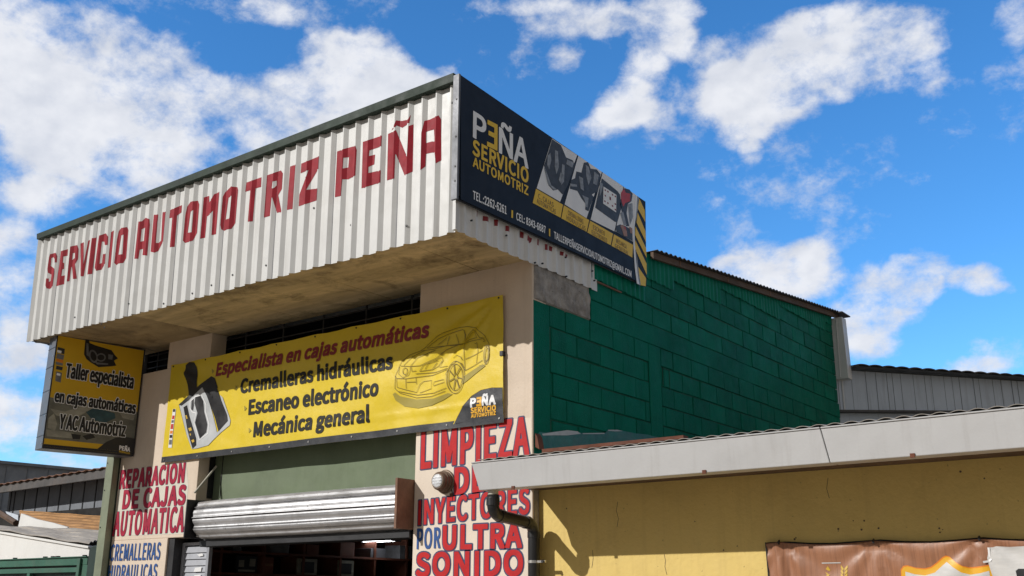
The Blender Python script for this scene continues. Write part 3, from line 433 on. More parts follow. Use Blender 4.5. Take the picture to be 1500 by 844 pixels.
def embolden(loops, d):
    """thicken one letter (outline and holes together) by d: contour of its distance field"""
    P = [np.array(l) for l in loops]; al = np.concatenate(P); lo, hi = al.min(0)-d*1.6, al.max(0)+d*1.6
    st = max((hi-lo)[1]/58, (hi-lo)[0]/110); nx, ny = int((hi-lo)[0]/st)+2, int((hi-lo)[1]/st)+2
    X, Y = np.meshgrid(lo[0]+st*(np.arange(nx)+.013), lo[1]+st*(np.arange(ny)+.017)); best = np.full(X.shape, 1e9); BX = np.zeros_like(X); BY = np.zeros_like(X); ins = np.zeros(X.shape, bool)
    for l in P:
        for a, b in zip(l, np.roll(l, -1, 0)):
            e = b-a; q = e.dot(e)
            if q < 1e-14: continue
            t = np.clip(((X-a[0])*e[0]+(Y-a[1])*e[1])/q, 0, 1); dx, dy = X-a[0]-t*e[0], Y-a[1]-t*e[1]; dd = dx*dx+dy*dy
            m = dd < best; best[m] = dd[m]; BX[m] = dx[m]; BY[m] = dy[m]
            if abs(e[1]) > 1e-12:
                c = (a[1] > Y) != (b[1] > Y); ins ^= c & (X < (Y-a[1])*e[0]/e[1]+a[0])
    ax, ay = np.abs(BX), np.abs(BY); nd = np.maximum(np.maximum(ax, ay), (ax+ay)*.62)
    f = np.where(ins, -nd, nd)-d; pos = f > 0; nxt = {}; pt = {}
    def cross(i0, j0, i1, j1):
        k = (i0, j0, i1, j1)
        if k not in pt:
            a, b = f[j0, i0], f[j1, i1]; t = a/(a-b); pt[k] = (X[j0, i0]+(X[j1, i1]-X[j0, i0])*t, Y[j0, i0]+(Y[j1, i1]-Y[j0, i0])*t)
        return k
    mixed = (pos[:-1, :-1] != pos[1:, :-1]) | (pos[:-1, :-1] != pos[:-1, 1:]) | (pos[:-1, :-1] != pos[1:, 1:])
    for jj, ii in np.argwhere(mixed):
        ii, jj = int(ii), int(jj); c = [(ii, jj), (ii+1, jj), (ii+1, jj+1), (ii, jj+1)]; v = [not pos[y, x] for x, y in c]; ent, ext_ = [], []
        for k in range(4):                                      # walk the cell counter-clockwise, ink kept on the left
            k2 = (k+1) % 4
            if v[k] != v[k2]:
                a, b = (c[k], c[k2]) if c[k] < c[k2] else (c[k2], c[k]); (ext_ if v[k] else ent).append((k, cross(*a, *b)))
        for k, key in ext_:
            o = min(ent, key=lambda q: (k-q[0]) % 4)[1] if len(ent) > 1 else ent[0][1]; nxt[key] = o
    out = []
    while nxt:
        k0, k = next(iter(nxt.items())); del nxt[k0]; lp = [pt[k0]]
        while k != k0 and k in nxt: lp.append(pt[k]); k = nxt.pop(k)
        sim = []
        for i in range(len(lp)):
            a, b, c = Vector(sim[-1] if sim else lp[i-1]), Vector(lp[i]), Vector(lp[(i+1) % len(lp)])
            if (c-a).length < 1e-9 or abs((b-a).cross(c-a))/(c-a).length > st*.07 or (b-a).length > st*5: sim.append(lp[i])
        if len(sim) > 2 and abs(area(sim)) > st*st*.6: out.append(sim)
    outs = [l for l in out if area(l) > 0]; holes = [l for l in out if area(l) < 0]
    if not outs and holes: outs, holes = [h[::-1] for h in holes], [o[::-1] for o in outs]
    return [[o]+[h for h in holes if inside(h[0], o)] for o in outs]
def lettering(pl, body, bl, br, cap, d=0.0, space=1.06, shear=0.0, flip=False):
    kind = 0
    """fit a line of lettering between its baseline ends bl, br (plane coords) with capitals as tall as |cap-bl|"""
    g = glyphs(body, kind, (space-1.0)*1.1, shear); xs = [u for s in g for u, v in s[0]]; x0, x1 = min(xs), max(xs)
    bl, br, cap = Vector(bl), Vector(br), Vector(cap); e1 = (br-bl); h = (cap-bl).y
    def T(p):
        t = (p[0]-x0)/(x1-x0)
        if flip: t = 1-t
        q = bl+e1*t+Vector((0, 1))*p[1]*h; return (q.x, q.y)
    out = []
    for s in g:
        lp = [[T(p) for p in l] for l in s]
        if flip: lp = [l[::-1] for l in lp]
        if d: out += embolden(lp, d)
        else: out.append(lp)
    return out

# ------------------------------------------------------------------ setting
def struct(o): o['kind'] = 'structure'; return o
struct(MB().add([(-300,-300,0),(300,-300,0),(300,300,0),(-300,300,0)], [(0,1,2,3)]).build('ground', M_GROUND))
struct(MB().add([(-60,-9.5,.004),(60,-9.5,.004),(60,-2.6,.004),(-60,-2.6,.004)], [(0,1,2,3)]).build('road', M_ROAD))
struct(MB().box(-60, 60, -2.6, -0.02, 0.008, 0.13).build('pavement', M_PAVE, bevel=0.015))

# ------------------------------------------------------------------ the workshop
B = thing('workshop_building', 'car repair workshop with corrugated white parapet, cream pillars and dark green block side wall', 'building', (-3, 0, 0))
FRONT = front(0.0)
def pillar(name, boxes): 
    m = MB()
    for b in boxes: m.box(*b)
    return m.build(name, M_CREAM, B, bevel=0.006)
p_right = pillar('pillar', [(-1.245, 0.0, 0.0, 0.2, 0.0, 4.36)])
p_left = pillar('pillar', [(-5.685, -4.655, 0.0, 0.2, 0.0, 2.207), (-5.685, -4.25, 0.0, 0.2, 2.2071, 4.036), (-4.972, -4.225, 0.0, 0.2, 4.0361, 4.36)])
MB().box(-4.25, -1.245, 0.2, 0.35, 2.55, 3.92).build('lintel_panel', M_INFILL, B)
MB().box(-4.247, -4.238, 0.13, 0.198, 2.6, 3.2).box(-4.12, -4.112, 0.194, 0.1995, 2.6, 3.2).build('panel_joint', M_BLACK, B)
# ventilation openings under the soffit, with bars in front of the dark room
def grille(x0, x1, z0, z1, nv):
    g = MB(); 
    for i in range(4): z = z0+(z1-z0)*(i+.7)/4.2; g.box(x0, x1, 0.206, 0.216, z-.006, z+.006)
    for i in range(nv): x = x0+(x1-x0)*(i+.5)/nv; g.box(x-.009, x+.009, 0.217, 0.228, z0, z1)
    return g.build('vent_grille', M_BLACK, B)
grille(-4.225, -1.245, 3.92, 4.345, 5); grille(-5.66, -4.972, 4.036, 4.345, 2)
# room shell, open towards the door and the vents
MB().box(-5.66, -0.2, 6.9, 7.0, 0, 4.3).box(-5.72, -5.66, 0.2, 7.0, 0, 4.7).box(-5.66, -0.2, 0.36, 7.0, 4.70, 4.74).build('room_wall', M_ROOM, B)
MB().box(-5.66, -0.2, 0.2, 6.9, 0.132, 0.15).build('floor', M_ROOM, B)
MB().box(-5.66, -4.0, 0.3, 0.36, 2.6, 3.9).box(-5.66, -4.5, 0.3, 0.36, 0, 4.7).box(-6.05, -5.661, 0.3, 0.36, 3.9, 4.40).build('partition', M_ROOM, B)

# block side wall: each block a chamfered face standing out of recessed mortar
RZ = lambda y: 4.655+0.104*y                                    # underside of the roof along the gable
wall = MB(); ROWH, Z0 = 0.1955, 3.02
def block(y0, y1, z0, z1):
    g = random.choice((.002, .004, .006, .009)); g2 = random.choice((.0005, .0015, .003, .006)); t = random.uniform(-.005, .003); c = random.choice((.004, .006, .009))
    y0 += g2; y1 -= g2; z0 += g*.6; z1 -= g*.6
    if y1-y0 < .03: return
    a = [(-.0125, y0, z0), (-.0125, y1, z0), (-.0125, y1, z1), (-.0125, y0, z1)]
    b = [(t+random.uniform(-.0015, .0015), y0+c, z0+c), (t+random.uniform(-.0015, .0015), y1-c, z0+c), (t+random.uniform(-.0015, .0015), y1-c, z1-c), (t+random.uniform(-.0015, .0015), y0+c, z1-c)]
    wall.add(a+b, [(4, 5, 6, 7), (0, 1, 5, 4), (1, 2, 6, 5), (2, 3, 7, 6), (3, 0, 4, 7)])
COL1 = (1.925, 2.165)
for k in range(-4, 13):
    z0, z1 = Z0+k*ROWH, Z0+(k+1)*ROWH
    if k == 5: continue                                         # the smooth tie beam
    ph = (0.67 if k % 2 else 0.49)
    ys = [0.25]+[ph+0.3875*i+random.uniform(-.008, .008) for i in range(-1, 20)]+[7.2]
    ys = sorted(y for y in ys if 0.25 <= y <= 7.2)
    for y0, y1 in zip(ys, ys[1:]):
        segs = [(y0, y1)]
        if k < 5:
            segs = []
            for a, b in ((y0, min(y1, COL1[0])), (max(y0, COL1[1]), y1)):
                if b-a > .02: segs.append((a, b))
        for a, b in segs:
            top = min(z1, RZ((a+b)/2)-.0)
            if top-z0 > .05: block(a, b, z0, top)
side_wall = wall.build('block_wall', M_GREEN, B)
for nm, k in (('green_block_paint_faded', 1.11), ('green_block_paint_deep', .90)):       # coats of slightly different green, block by block
    side_wall.data.materials.append(pm(nm, (0.003*k, 0.155*k, 0.100*k), 0.55, 0.28, 1.6, bump=0.9, bscale=70, streak=0.4, dirt=0.4, dirtcol=(0.004, 0.07, 0.048), spots=0.35, spec=0.06))
rb_ = random.Random(21); side_wall.data.polygons.foreach_set('material_index', [q for _ in range(len(side_wall.data.polygons)//5) for q in [rb_.choice((0, 0, 0, 1, 1, 2))]*5])
MB().hexa([(-.18,.012,0),(-.0120,.012,0),(-.0120,7.15,0),(-.18,7.15,0),(-.18,.012,RZ(0)),(-.0120,.012,RZ(0)),(-.0120,7.15,RZ(7.15)),(-.18,7.15,RZ(7.15))]).build('mortar', M_MORTAR, side_wall)
fr = MB().box(-.0134, .002, .014, .246, 2.3, 3.985)
fr.box(-.0134, .0025, COL1[0]+.004, COL1[1]-.004, 2.3, Z0+5*ROWH-.006)
fr.box(-.0134, .003, .9, 7.2, Z0+5*ROWH-.004, Z0+6*ROWH-.004)
fr.build('tie_beam', M_GREEN, side_wall, bevel=0.006)
# small recessed niche beside the middle column
MB().box(-.004, .0045, 2.19, 2.33, 3.79, 3.80).box(-.004, .0045, 2.19, 2.20, 3.62, 3.80).box(-.004, .0045, 2.325, 2.335, 3.60, 3.80).build('niche_frame', M_MORTAR, side_wall)
# bare cement patch below the parapet sheet
ny, nz = 56, 26; vs = []; fs = []
from mathutils import noise as mn
for j in range(nz+1):
    for i in range(ny+1):
        y = .014+.866*i/ny; z = 3.985+.40*j/nz
        if j == 0: z += .010*mn.noise(Vector((y*9, 0, 3)))
        if i == ny: y += .012*mn.noise(Vector((0, z*11, 5)))
        h = .014+.011*mn.noise(Vector((y*7, z*9, 0)))+.008*mn.noise(Vector((y*26, z*16, 4)))
        if abs((y-.39) % .39-.02) < .012: h -= .004
        if z > 4.24: h = min(h, .006)
        vs.append(Vector((h if 0 < j and 0 < i < ny else -.012, y, z)))
for j in range(nz):
    for i in range(ny): a = j*(ny+1)+i; fs.append((a, a+1, a+ny+2, a+ny+1))
link('bare_cement_patch', vs, fs, M_BARE, side_wall)
MB().box(-.0134, .004, .0145, .079, 0.13, 2.62).build('bare_corner', M_BARE, side_wall, bevel=.004)
# torn teal membrane above the neighbour's roof
S0 = side(0.0); z7 = zoomer(S0, 770, 580, 8.4375)
decal('membrane', S0, [[z7((140,480),(160,445),(250,455),(420,430),(620,440),(700,465),(960,470),(1010,420),(1180,430),(1345,465),(1500,480),(1650,520),(1650,580),(900,600),(200,680),(150,640))]], .008, M_TEAL, side_wall)
decal('torn_edge', S0, [[z7((190,470),(330,450),(500,425),(630,440),(670,470),(500,490),(330,488),(200,492))], [z7((690,462),(960,458),(965,472),(700,474))], [z7((1010,420),(1120,420),(1190,436),(1100,440),(1005,432))]], .010, M_VSILV, side_wall)
# corrugated green sheets between the blocks and the roof
def zlow(y): return 4.40 if y < 1.9 else 4.66 if y < 2.5 else 4.77 if y < 3.6 else 4.96 if y < 5.3 else 5.155 if y < 6.9 else 5.29
ys = []; y = 0.9
while y < 7.2: ys.append(y); y += .0145
xw = lambda y: .010+.006*math.sin(y*2*math.pi/.087)+(.004 if int(y/.8) % 2 else 0)
MB().strip([(xw(y), y, zlow(y)+.004*math.sin(y*31)) for y in ys], [(xw(y), y, RZ(y)+.06) for y in ys]).build('gable_sheet', M_GREEN2, B, smooth=True)
MB().box(.004, .02, .99, 1.42, 4.375, 4.387).build('sheet_ledge', M_RUST, B)
# roof: corrugated sheet with a board under its edge
rp = []; n = 640
for i in range(n+1):
    y = -.1+7.62*i/n; rp.append((y, 4.735+.104*y+.010*math.sin(y*2*math.pi/.098)))
ra = [(y, z) for y, z in rp if y > 1.99]; rb = [(y, z) for y, z in rp if y < 2.0]
MB().strip([(.11, y, z) for y, z in ra], [(-5.75, y, z) for y, z in ra]).strip([(-.03, y, z) for y, z in rb], [(-5.75, y, z) for y, z in rb]).build('roof', M_ROOFD, B, solid=.006)
MB().hexa([(.03,1.99,RZ(1.99)+.005),(.062,1.99,RZ(1.99)+.005),(.062,7.36,RZ(7.36)+.005),(.03,7.36,RZ(7.36)+.005),(.03,1.99,RZ(1.99)+.072),(.062,1.99,RZ(1.99)+.072),(.062,7.36,RZ(7.36)+.072),(.03,7.36,RZ(7.36)+.072)]).build('fascia_board', M_WOOD, B)
ln = MB()
for y in (2.55, 3.7, 4.9, 6.1): ln.box(.062, .066, y, y+.018, RZ(y)+.01, RZ(y)+.07)
ln.build('board_cleat', M_RUST, B)
# rear corner flashing
ct = MB().hexa([(-.03,7.2,4.53),(.165,7.2,4.53),(.165,7.36,4.53),(-.03,7.36,4.53),(-.03,7.2,5.40),(.150,7.2,5.40),(.150,7.36,5.40),(.0,7.36,5.40)])
ct.hexa([(.045,7.190,4.55),(.060,7.190,4.55),(.060,7.199,4.55),(.045,7.199,4.55),(.062,7.190,5.38),(.074,7.190,5.38),(.074,7.199,5.38),(.062,7.199,5.38)])
ct.build('corner_flashing', M_WHITE2, B, bevel=.004)
MB().box(-.02, .175, 7.16, 7.5, 5.455, 5.472).build('flashing_cap', M_ROOFD, B, bevel=.006)

# parapet: ribbed white sheets hung in front of the wall on three sides
ribs = []; u = -0.055
while u > -6.15: ribs.append(u); u -= .1505+.0020*u                # the sheets close up a little towards the left
RH, RL, RC, RR = .027, .026, .010, .036
def rib_profile(us, lo, hi):
    pts = [(lo, 0)]
    for u in sorted(us):
        for du, h in ((-RC/2-RL, 0), (-RC/2, RH), (RC/2, RH), (RC/2+RR, 0)):
            if lo < u+du < hi: pts.append((u+du, h))
    pts.append((hi, 0)); return pts
prof = rib_profile(ribs, -6.12, -.002)
def rib_h(u):
    for (a, ha), (b, hb) in zip(prof, prof[1:]):
        if a <= u <= b: return ha+(hb-ha)*(u-a)/max(b-a, 1e-6)
    return 0
SAG = lambda x: .004*math.sin(x*2.1)+.003*math.sin(x*7.3)
zb = lambda x: 4.279+(x/-6.07)*.031+SAG(x); zt = lambda x: 5.56
FX = lambda x, z: x-(z-4.31)*.055*(x/-6.1)                         # the left end leans outwards to the top
FP = -1.0
fine = []
for (a, ha), (b, hb) in zip(prof, prof[1:]):
    fine += [(a, ha), ((a+b)/2, (ha+hb)/2)]
fine.append(prof[-1])
cl = MB(); rows = 10; grid = []
for j in range(rows+1):
    t = j/rows
    grid.append([(FX(x, zb(x)+(zt(x)-zb(x))*t), FP-h, zb(x)+(zt(x)-zb(x))*t) for x, h in fine])
for a, b in zip(grid, grid[1:]): cl.strip(a, b)
clad = cl.build('front_cladding', M_WHITE, B, solid=.0015)
for xl0 in [u+.036 for u in ribs[4::5]]:
    lap = MB(); lap.hexa([(FX(xl0,zb(xl0)),FP-.004,zb(xl0)),(FX(xl0,zb(xl0))+.006,FP-.004,zb(xl0)),(FX(xl0,zb(xl0))+.006,FP-.0008,zb(xl0)),(FX(xl0,zb(xl0)),FP-.0008,zb(xl0)),(FX(xl0,5.5),FP-.003,5.5),(FX(xl0,5.5)+.004,FP-.003,5.5),(FX(xl0,5.5)+.004,FP-.0008,5.5),(FX(xl0,5.5),FP-.0008,5.5)])
    lap.build('sheet_lap', M_BOXSIDE, clad)
side_ribs = [-.93+.138*i for i in range(14)]
sp_ = rib_profile(side_ribs, -1.0, .995)
cs = MB(); sb = lambda y: 4.279+.006*(y+1)+.004*math.sin(y*5)
cs.strip([(.012+h*.72, y, sb(y)) for y, h in sp_], [(.012+h*.72, y, 5.48-.045*(y+1)) for y, h in sp_])
sclad = cs.build('side_cladding', M_WHITE2, B, solid=.0015)
lp_ = rib_profile([-.93+.15*i for i in range(6)], -1.0, -.05)
MB().strip([(-6.07-h, y, 4.31) for y, h in lp_], [(-6.145-h, y, 5.5) for y, h in lp_]).build('side_cladding', M_WHITE, B, solid=.0015)
MB().box(-.004, .030, -1.036, -.998, 4.285, 5.53).build('corner_angle', M_WHITE, B, bevel=.003)
# capping along the top, top cover and back of the parapet
MB().hexa([(-6.15,-1.062,5.497),(.0,-1.062,5.527),(.0,-.90,5.527),(-6.15,-.90,5.497),(-6.16,-1.066,5.566),(.0,-1.066,5.604),(.0,-.90,5.604),(-6.16,-.90,5.566)]).build('capping', M_TRIM, B, bevel=.004)
MB().hexa([(-6.12,-.90,5.50),(-.01,-.90,5.53),(-.01,1.0,5.42),(-6.1,1.0,5.42),(-6.12,-.90,5.515),(-.01,-.90,5.545),(-.01,1.0,5.435),(-6.1,1.0,5.435)]).build('parapet_cover', M_ROOFD, B)
MB().box(-6.08, -.01, .98, 1.0, 4.6, 5.42).build('parapet_back', M_WHITE2, B)
# screws of the parapet sheets: two rows, plus strays
scr = [(150,475,0),(110,465,0),(153.5,480,0),(240,445,0),(282,430,0),(310,418,0),(341,403,0),(390,389,0),(517,331,0),(598,332,0),(189,445,0),(665,152,0),(460,305,0)]
for x, y, _ in scr:
    p = at(x, y, 1, FP); h = rib_h(p.x)
    MB().tube([(p.x, FP-h-.001, p.z), (p.x, FP-h-.007, p.z)], .009, 8).build('screw', M_BLACK, clad)
for x, y in ((691,323),(742,345),(829,377),(868,397),(830,405),(795,386),(871,411),(784,385)):
    p = at(x, y, 0, .04); MB().tube([(.03, p.y, p.z), (.045, p.y, p.z)], .008, 8).build('screw', M_BLACK, sclad)
# soffit boards
x = -6.06; i = 0
while x < -.02:
    w = 1.22 if i else .62; x1 = min(x+w, -.01); sag = (0, .012, .034, .004, .02, .008)[i % 6]; dz = (.0, .0, -.014, .0, -.006, .0)[i % 6]
    MB().hexa([(x+.006,-.985,4.322+dz),(x1-.008,-.985,4.322+sag*.3),(x1-.008,.2,4.335),(x+.006,.2,4.335),(x+.006,-.985,4.330+dz),(x1-.008,-.985,4.330+sag*.3),(x1-.008,.2,4.343),(x+.006,.2,4.343)]).build('soffit_board', random.choice((M_SOFFIT, M_SOFFIT, M_SOFFIT2)), B)
    x = x1; i += 1
MB().box(-6.06, -.02, -.97, .2, 4.352, 4.36).build('soffit_backing', M_DARK, B)

# big painted name along the parapet: every letter outlined by hand on the ribbed sheet
PF = front(FP)
A1 = zoomer(PF, 60, 310, 7.036); A2 = zoomer(PF, 190, 270, 7.031); A3 = zoomer(PF, 340, 220, 7.036); A4 = zoomer(PF, 480, 160, 6.028)
NAME = {
 'painted_word': [
  [A1((97,440),(155,425),(170,460),(165,525),(143,525),(142,490),(132,470),(110,480),(103,560),(140,590),(140,640),(122,770),(95,797),(60,793),(48,760),(55,690),(82,690),(84,725),(102,715),(110,650),(72,630),(68,590),(85,470))],
  [A1((207,408),(280,388),(275,455),(232,465),(228,530),(242,528),(240,590),(222,597),(212,665),(248,658),(240,748),(158,770),(185,590))],
  [A1((303,362),(375,345),(390,385),(384,490),(352,545),(372,692),(332,697),(322,570),(312,575),(296,718),(268,722)), A1((330,430),(352,425),(350,480),(322,500))],
  [A1((410,330),(443,318),(440,545),(490,300),(508,292),(442,668),(410,668))],
  [A1((525,277),(577,268),(530,643),(480,648))],
  [A1((600,250),(670,225),(695,260),(690,345),(660,345),(655,310),(630,310),(605,540),(630,530),(640,440),(668,435),(660,540),(625,600),(570,612),(555,580))],
  [A1((725,212),(753,195),(718,575),(690,580))],
  [A1((830,170),(890,160),(903,190),(880,480),(850,530),(800,535),(780,552),(757,530),(785,290),(805,200)), A1((830,245),(855,238),(842,440),(800,445))]],
 'painted_word.': [
  [A2((92,385),(130,382),(165,345),(205,360),(210,420),(182,735),(133,730),(140,665),(105,675),(90,768),(50,768)), A2((125,465),(160,445),(148,585),(112,592))],
  [A2((250,315),(295,312),(270,605),(300,605),(325,580),(340,290),(372,283),(345,590),(295,690),(255,705),(217,695))],
  [A2((420,265),(540,215),(535,290),(490,325),(465,645),(415,648),(440,345),(410,350))],
  [A2((630,180),(705,170),(718,210),(695,500),(655,580),(590,600),(570,605),(550,580),(575,320),(595,230)), A2((630,280),(658,265),(640,495),(600,500))],
  [A2((765,137),(820,120),(822,190),(870,105),(925,80),(890,515),(845,525),(860,270),(805,330),(798,330),(778,550),(728,562))],
  [A2((1045,25),(1110,30),(1118,60),(1090,400),(1050,460),(1005,465),(975,480),(945,465),(935,420),(960,130),(985,85)), A2((1020,140),(1050,120),(1028,350),(990,365))],
  [A3((150,335),(305,280),(300,380),(245,395),(215,735),(163,738),(190,415),(138,430))],
  [A3((362,260),(505,210),(525,240),(515,400),(478,465),(510,635),(465,648),(415,490),(408,490),(390,680),(330,695)), A3((418,325),(462,315),(462,365),(440,385),(408,405))],
  [A3((600,170),(655,150),(625,605),(567,618))],
  [A3((715,140),(897,65),(890,195),(765,410),(880,397),(872,520),(688,580),(695,460),(790,205),(708,240))]],
 'painted_word..': [
  [A4((85,375),(145,352),(245,325),(258,360),(245,585),(185,620),(130,620),(118,768),(65,778)), A4((140,430),(190,425),(183,515),(133,525))],
  [A4((312,290),(480,235),(475,330),(370,365),(365,415),(420,402),(413,488),(362,510),(360,565),(470,540),(467,648),(300,700))],
  [A4((535,220),(605,185),(700,420),(715,150),(760,135),(752,550),(680,585),(605,400),(598,400),(590,612),(525,630))],
  [A4((565,190),(605,100),(660,105),(710,92),(735,50),(722,125),(660,165),(610,145))],
  [A4((855,105),(905,92),(980,55),(1003,90),(1005,450),(955,480),(945,380),(870,395),(865,505),(820,540),(828,210)), A4((870,200),(940,180),(945,280),(870,300))]]}
cuts = [u for u, h in prof]
def on_ribs(lp):
    out = []; n = len(lp)
    for i in range(n):
        a, b = Vector(lp[i]), Vector(lp[(i+1) % n]); m = max(int((b-a).length/.02), 1)
        for k in range(m):
            c = a.lerp(b, k/m); d = PF.to3(*c)-CAM; t0 = (FP-.034-CAM.y)/d.y
            for st in range(71):
                p = CAM+d*(t0+(1-t0)*st/70); u = p.x/(1+(p.z-4.31)*.055/6.1)
                if p.y >= FP-rib_h(u)-1e-4: break
            if not out or (Vector((u, p.z))-Vector(out[-1])).length > .002: out.append((u, p.z))
    return out
for k, sh in NAME.items():
    sh = [[on_ribs(lp) for lp in g] for g in sh]
    decal('painted_word', PF, sh, .0025, M_RED, clad, cuts_u=cuts, warp=lambda u, v: rib_h(u), remap=FX)
# remains of an older name showing below the blue sign
S3 = side(.04); zs = zoomer(S3, 685, 275, 9.377); zs2 = zoomer(S3, 800, 325, 9.378)
old = [[zs(*q)] for q in (((140,300),(160,310),(155,395),(138,390)), ((245,380),(320,415),(310,470),(240,445)), ((395,430),(430,440),(420,525),(395,515)), ((545,515),(605,540),(600,605),(543,590)), ((755,590),(805,610),(800,690),(750,675)), ((835,650),(920,690),(905,740),(870,760),(832,720)), ((968,700),(1010,715),(1005,795),(966,785)))]
old += [[zs2(*q)] for q in (((5,300),(30,310),(30,390),(5,380)), ((75,320),(118,340),(112,400),(70,385)), ((222,395),(260,410),(255,460),(220,450)), ((275,430),(325,450),(318,490),(272,480)))]
sc_cuts = [y for y, h in sp_]
def srib(u):
    for (a, ha), (b, hb) in zip(sp_, sp_[1:]):
        if a <= u <= b: return (ha+(hb-ha)*(u-a)/max(b-a, 1e-6))*.72
    return 0
for piece in old: decal('old_lettering', side(.012), [piece], .003, M_VDRED, sclad, cuts_u=sc_cuts, warp=lambda u, v: srib(u))

# painted texts on the pillars
LT = zoomer(FRONT, 590, 600, 3.458); LL = zoomer(FRONT, 150, 670, 4.852)
def painted(z, body, bl, br, cap, mat, par, d, outline=None, od=.008, space=1.1, off=.003):
    a, b, c = z(bl)[0], z(br)[0], z(cap)[0]
    if outline: decal('lettering_outline', FRONT, lettering(FRONT, body, a, b, c, d+od, space), off, outline, par)
    return decal('lettering', FRONT, lettering(FRONT, body, a, b, c, d, space), off+.003, mat, par)
for body, bl, br, cap, d in (('LIMPIEZA', (97,296), (637,228), (103,122), .014), ('DE', (268,425), (412,406), (272,302), .014),
        ('INYECTORES', (82,582), (640,524), (84,466), .009), ('ULTRA', (208,706), (600,694), (212,596), .013), ('SONIDO', (72,842), (606,836), (78,732), .013)):
    painted(LT, body, bl, br, cap, M_RED2, p_right, d-.002, M_NAVY, .011)
painted(LT, 'POR', (74,706), (190,700), (78,606), M_BLUE, p_right, .005)
M_PATCH2 = pm('pale_cream_sign_ground', (0.76, 0.655, 0.54), 0.8, 0.06, 3, bump=0.15, streak=0.15, dirt=0.2, dirtcol=(0.52, 0.42, 0.31), spots=0.2)
decal('sign_ground', FRONT, [[(-1.240, .60), (-.006, .60), (-.006, 2.72), (-.008, 3.0), (-.60, 3.012), (-1.238, 3.02)]], .0015, M_PATCH2, p_right)
pp = LL((128,92),(600,36),(612,36),(590,470),(583,560),(66,560),(100,300))
decal('sign_ground', FRONT, [[LL((140,98),(596,38))[0], LL((596,38))[0], LL((612,200))[0], LL((596,380))[0], LL((585,545))[0], LL((72,560))[0], LL((112,330))[0], LL((120,140))[0]]], .0015, M_PATCH, p_left)
for body, bl, br, cap, d in (('REPARACION', (124,220), (578,172), (136,100), .011), ('DE CAJAS', (146,362), (585,330), (160,242), .012), ('AUTOMATICAS', (76,555), (622,521), (98,395), .010)):
    painted(LL, body, bl, br, cap, M_RED3, p_left, d, M_NAVY, .004)
painted(LL, 'CREMALLERAS', (54,735), (408,725), (64,622), M_BLUE, p_left, .004, None)
painted(LL, 'HIDRAULICAS', (42,868), (385,862), (52,770), M_BLUE, p_left, .004, None)

# rolled-up shutter between its two brackets
RS = MB().tube([(-4.06, 0.02, 2.37), (-1.262, 0.02, 2.37)], .05, 12).build('roller_shutter', M_BLACK, B)
sl = MB(); ns = 12; prf = []
for i in range(ns):
    a0 = 2*math.pi*i/ns; da = 2*math.pi/ns; r0 = .183+.012*math.sin(i*1.9)+.010*(i/ns)
    for t, dr in ((0, -.022), (.04, .002), (.10, .007), (.22, .010), (.45, .008), (.68, .002), (.82, .004), (.90, .013), (.95, .015), (.97, -.022)):
        a = a0+da*t; prf.append((.02+(r0+dr)*math.cos(a), 2.368+(r0+dr)*math.sin(a)))
n = len(prf); ends = []
for x, sc in ((-4.055, .965), (-3.9, 1.0), (-2.6, 1.015), (-1.275, .99)):
    ends.append([(x+(.012*math.sin(i*.7) if x < -4 else 0), .02+(p[0]-.02)*sc, 2.368+(p[1]-2.368)*sc) for i, p in enumerate(prf)])
for a, b in zip(ends, ends[1:]): sl.strip(a+[a[0]], b+[b[0]])
sl.add(ends[-1], [tuple(range(n))]); sl.build('slat_roll', M_GALV, RS, bevel=0)
MB().box(-1.262, -1.249, -.205, .195, 2.168, 2.585).box(-1.275, -1.249, -.207, -.20, 2.168, 2.585).build('bracket_plate', M_RUST, RS, bevel=.002)
MB().box(-4.10, -4.085, -.215, .195, 2.18, 2.555).build('bracket_plate', M_BLACK, RS, bevel=.002)
MB().box(-4.26, -4.10, -.012, -.002, 2.19, 2.56).build('bracket_flange', M_BLACK, RS)
MB().box(-4.08, -1.262, -.02, .16, 2.10, 2.150).box(-4.08, -1.262, -.03, -.02, 2.105, 2.16).build('bottom_rail', M_BLACK, RS)
a, b = at(285, 722, 1, -.05), at(317, 683, 1, .17)
MB().tube([a, b], .011, 8).build('tie_rod', M_PVC, RS)
# narrow louvred leaf at the left of the opening
SD = MB().box(-4.155, -4.115, .12, .165, .14, 2.16).box(-4.56, -4.53, .12, .165, .14, 2.16).box(-4.53, -4.155, .12, .165, 2.13, 2.16).build('folding_door', M_GREYM, B, bevel=.003)
lv = MB(); z = .2
while z < 2.12: lv.hexa([(-4.53,.125,z),(-4.155,.125,z),(-4.155,.15,z),(-4.53,.15,z),(-4.53,.138,z+.060),(-4.155,.138,z+.060),(-4.155,.15,z+.060),(-4.53,.15,z+.060)]); z += .064
lv.build('louvre', M_GREYM, SD, bevel=.002)
PD = front(.122)
zd = zoomer(PD, 150, 670, 4.852)
decal('sticker', PD, [[zd((675,690),(712,682),(718,700),(690,705))], [zd((660,785),(706,778),(702,812),(650,815))], [zd((655,838),(700,832),(698,860),(650,860))]], .003, M_VWHITE, SD)
MB().box(-4.655, -4.56, .02, .19, .14, 2.205).build('door_jamb', M_BLACK, B)
# dark lining beside and above the opening
MB().box(-4.655, -1.245, .21, .26, 2.17, 2.56).build('header_beam', M_BLACK, B)
MB().box(-1.243, -.2, .205, .3, 0.14, 4.3).build('inner_reveal', M_ROOM, B)

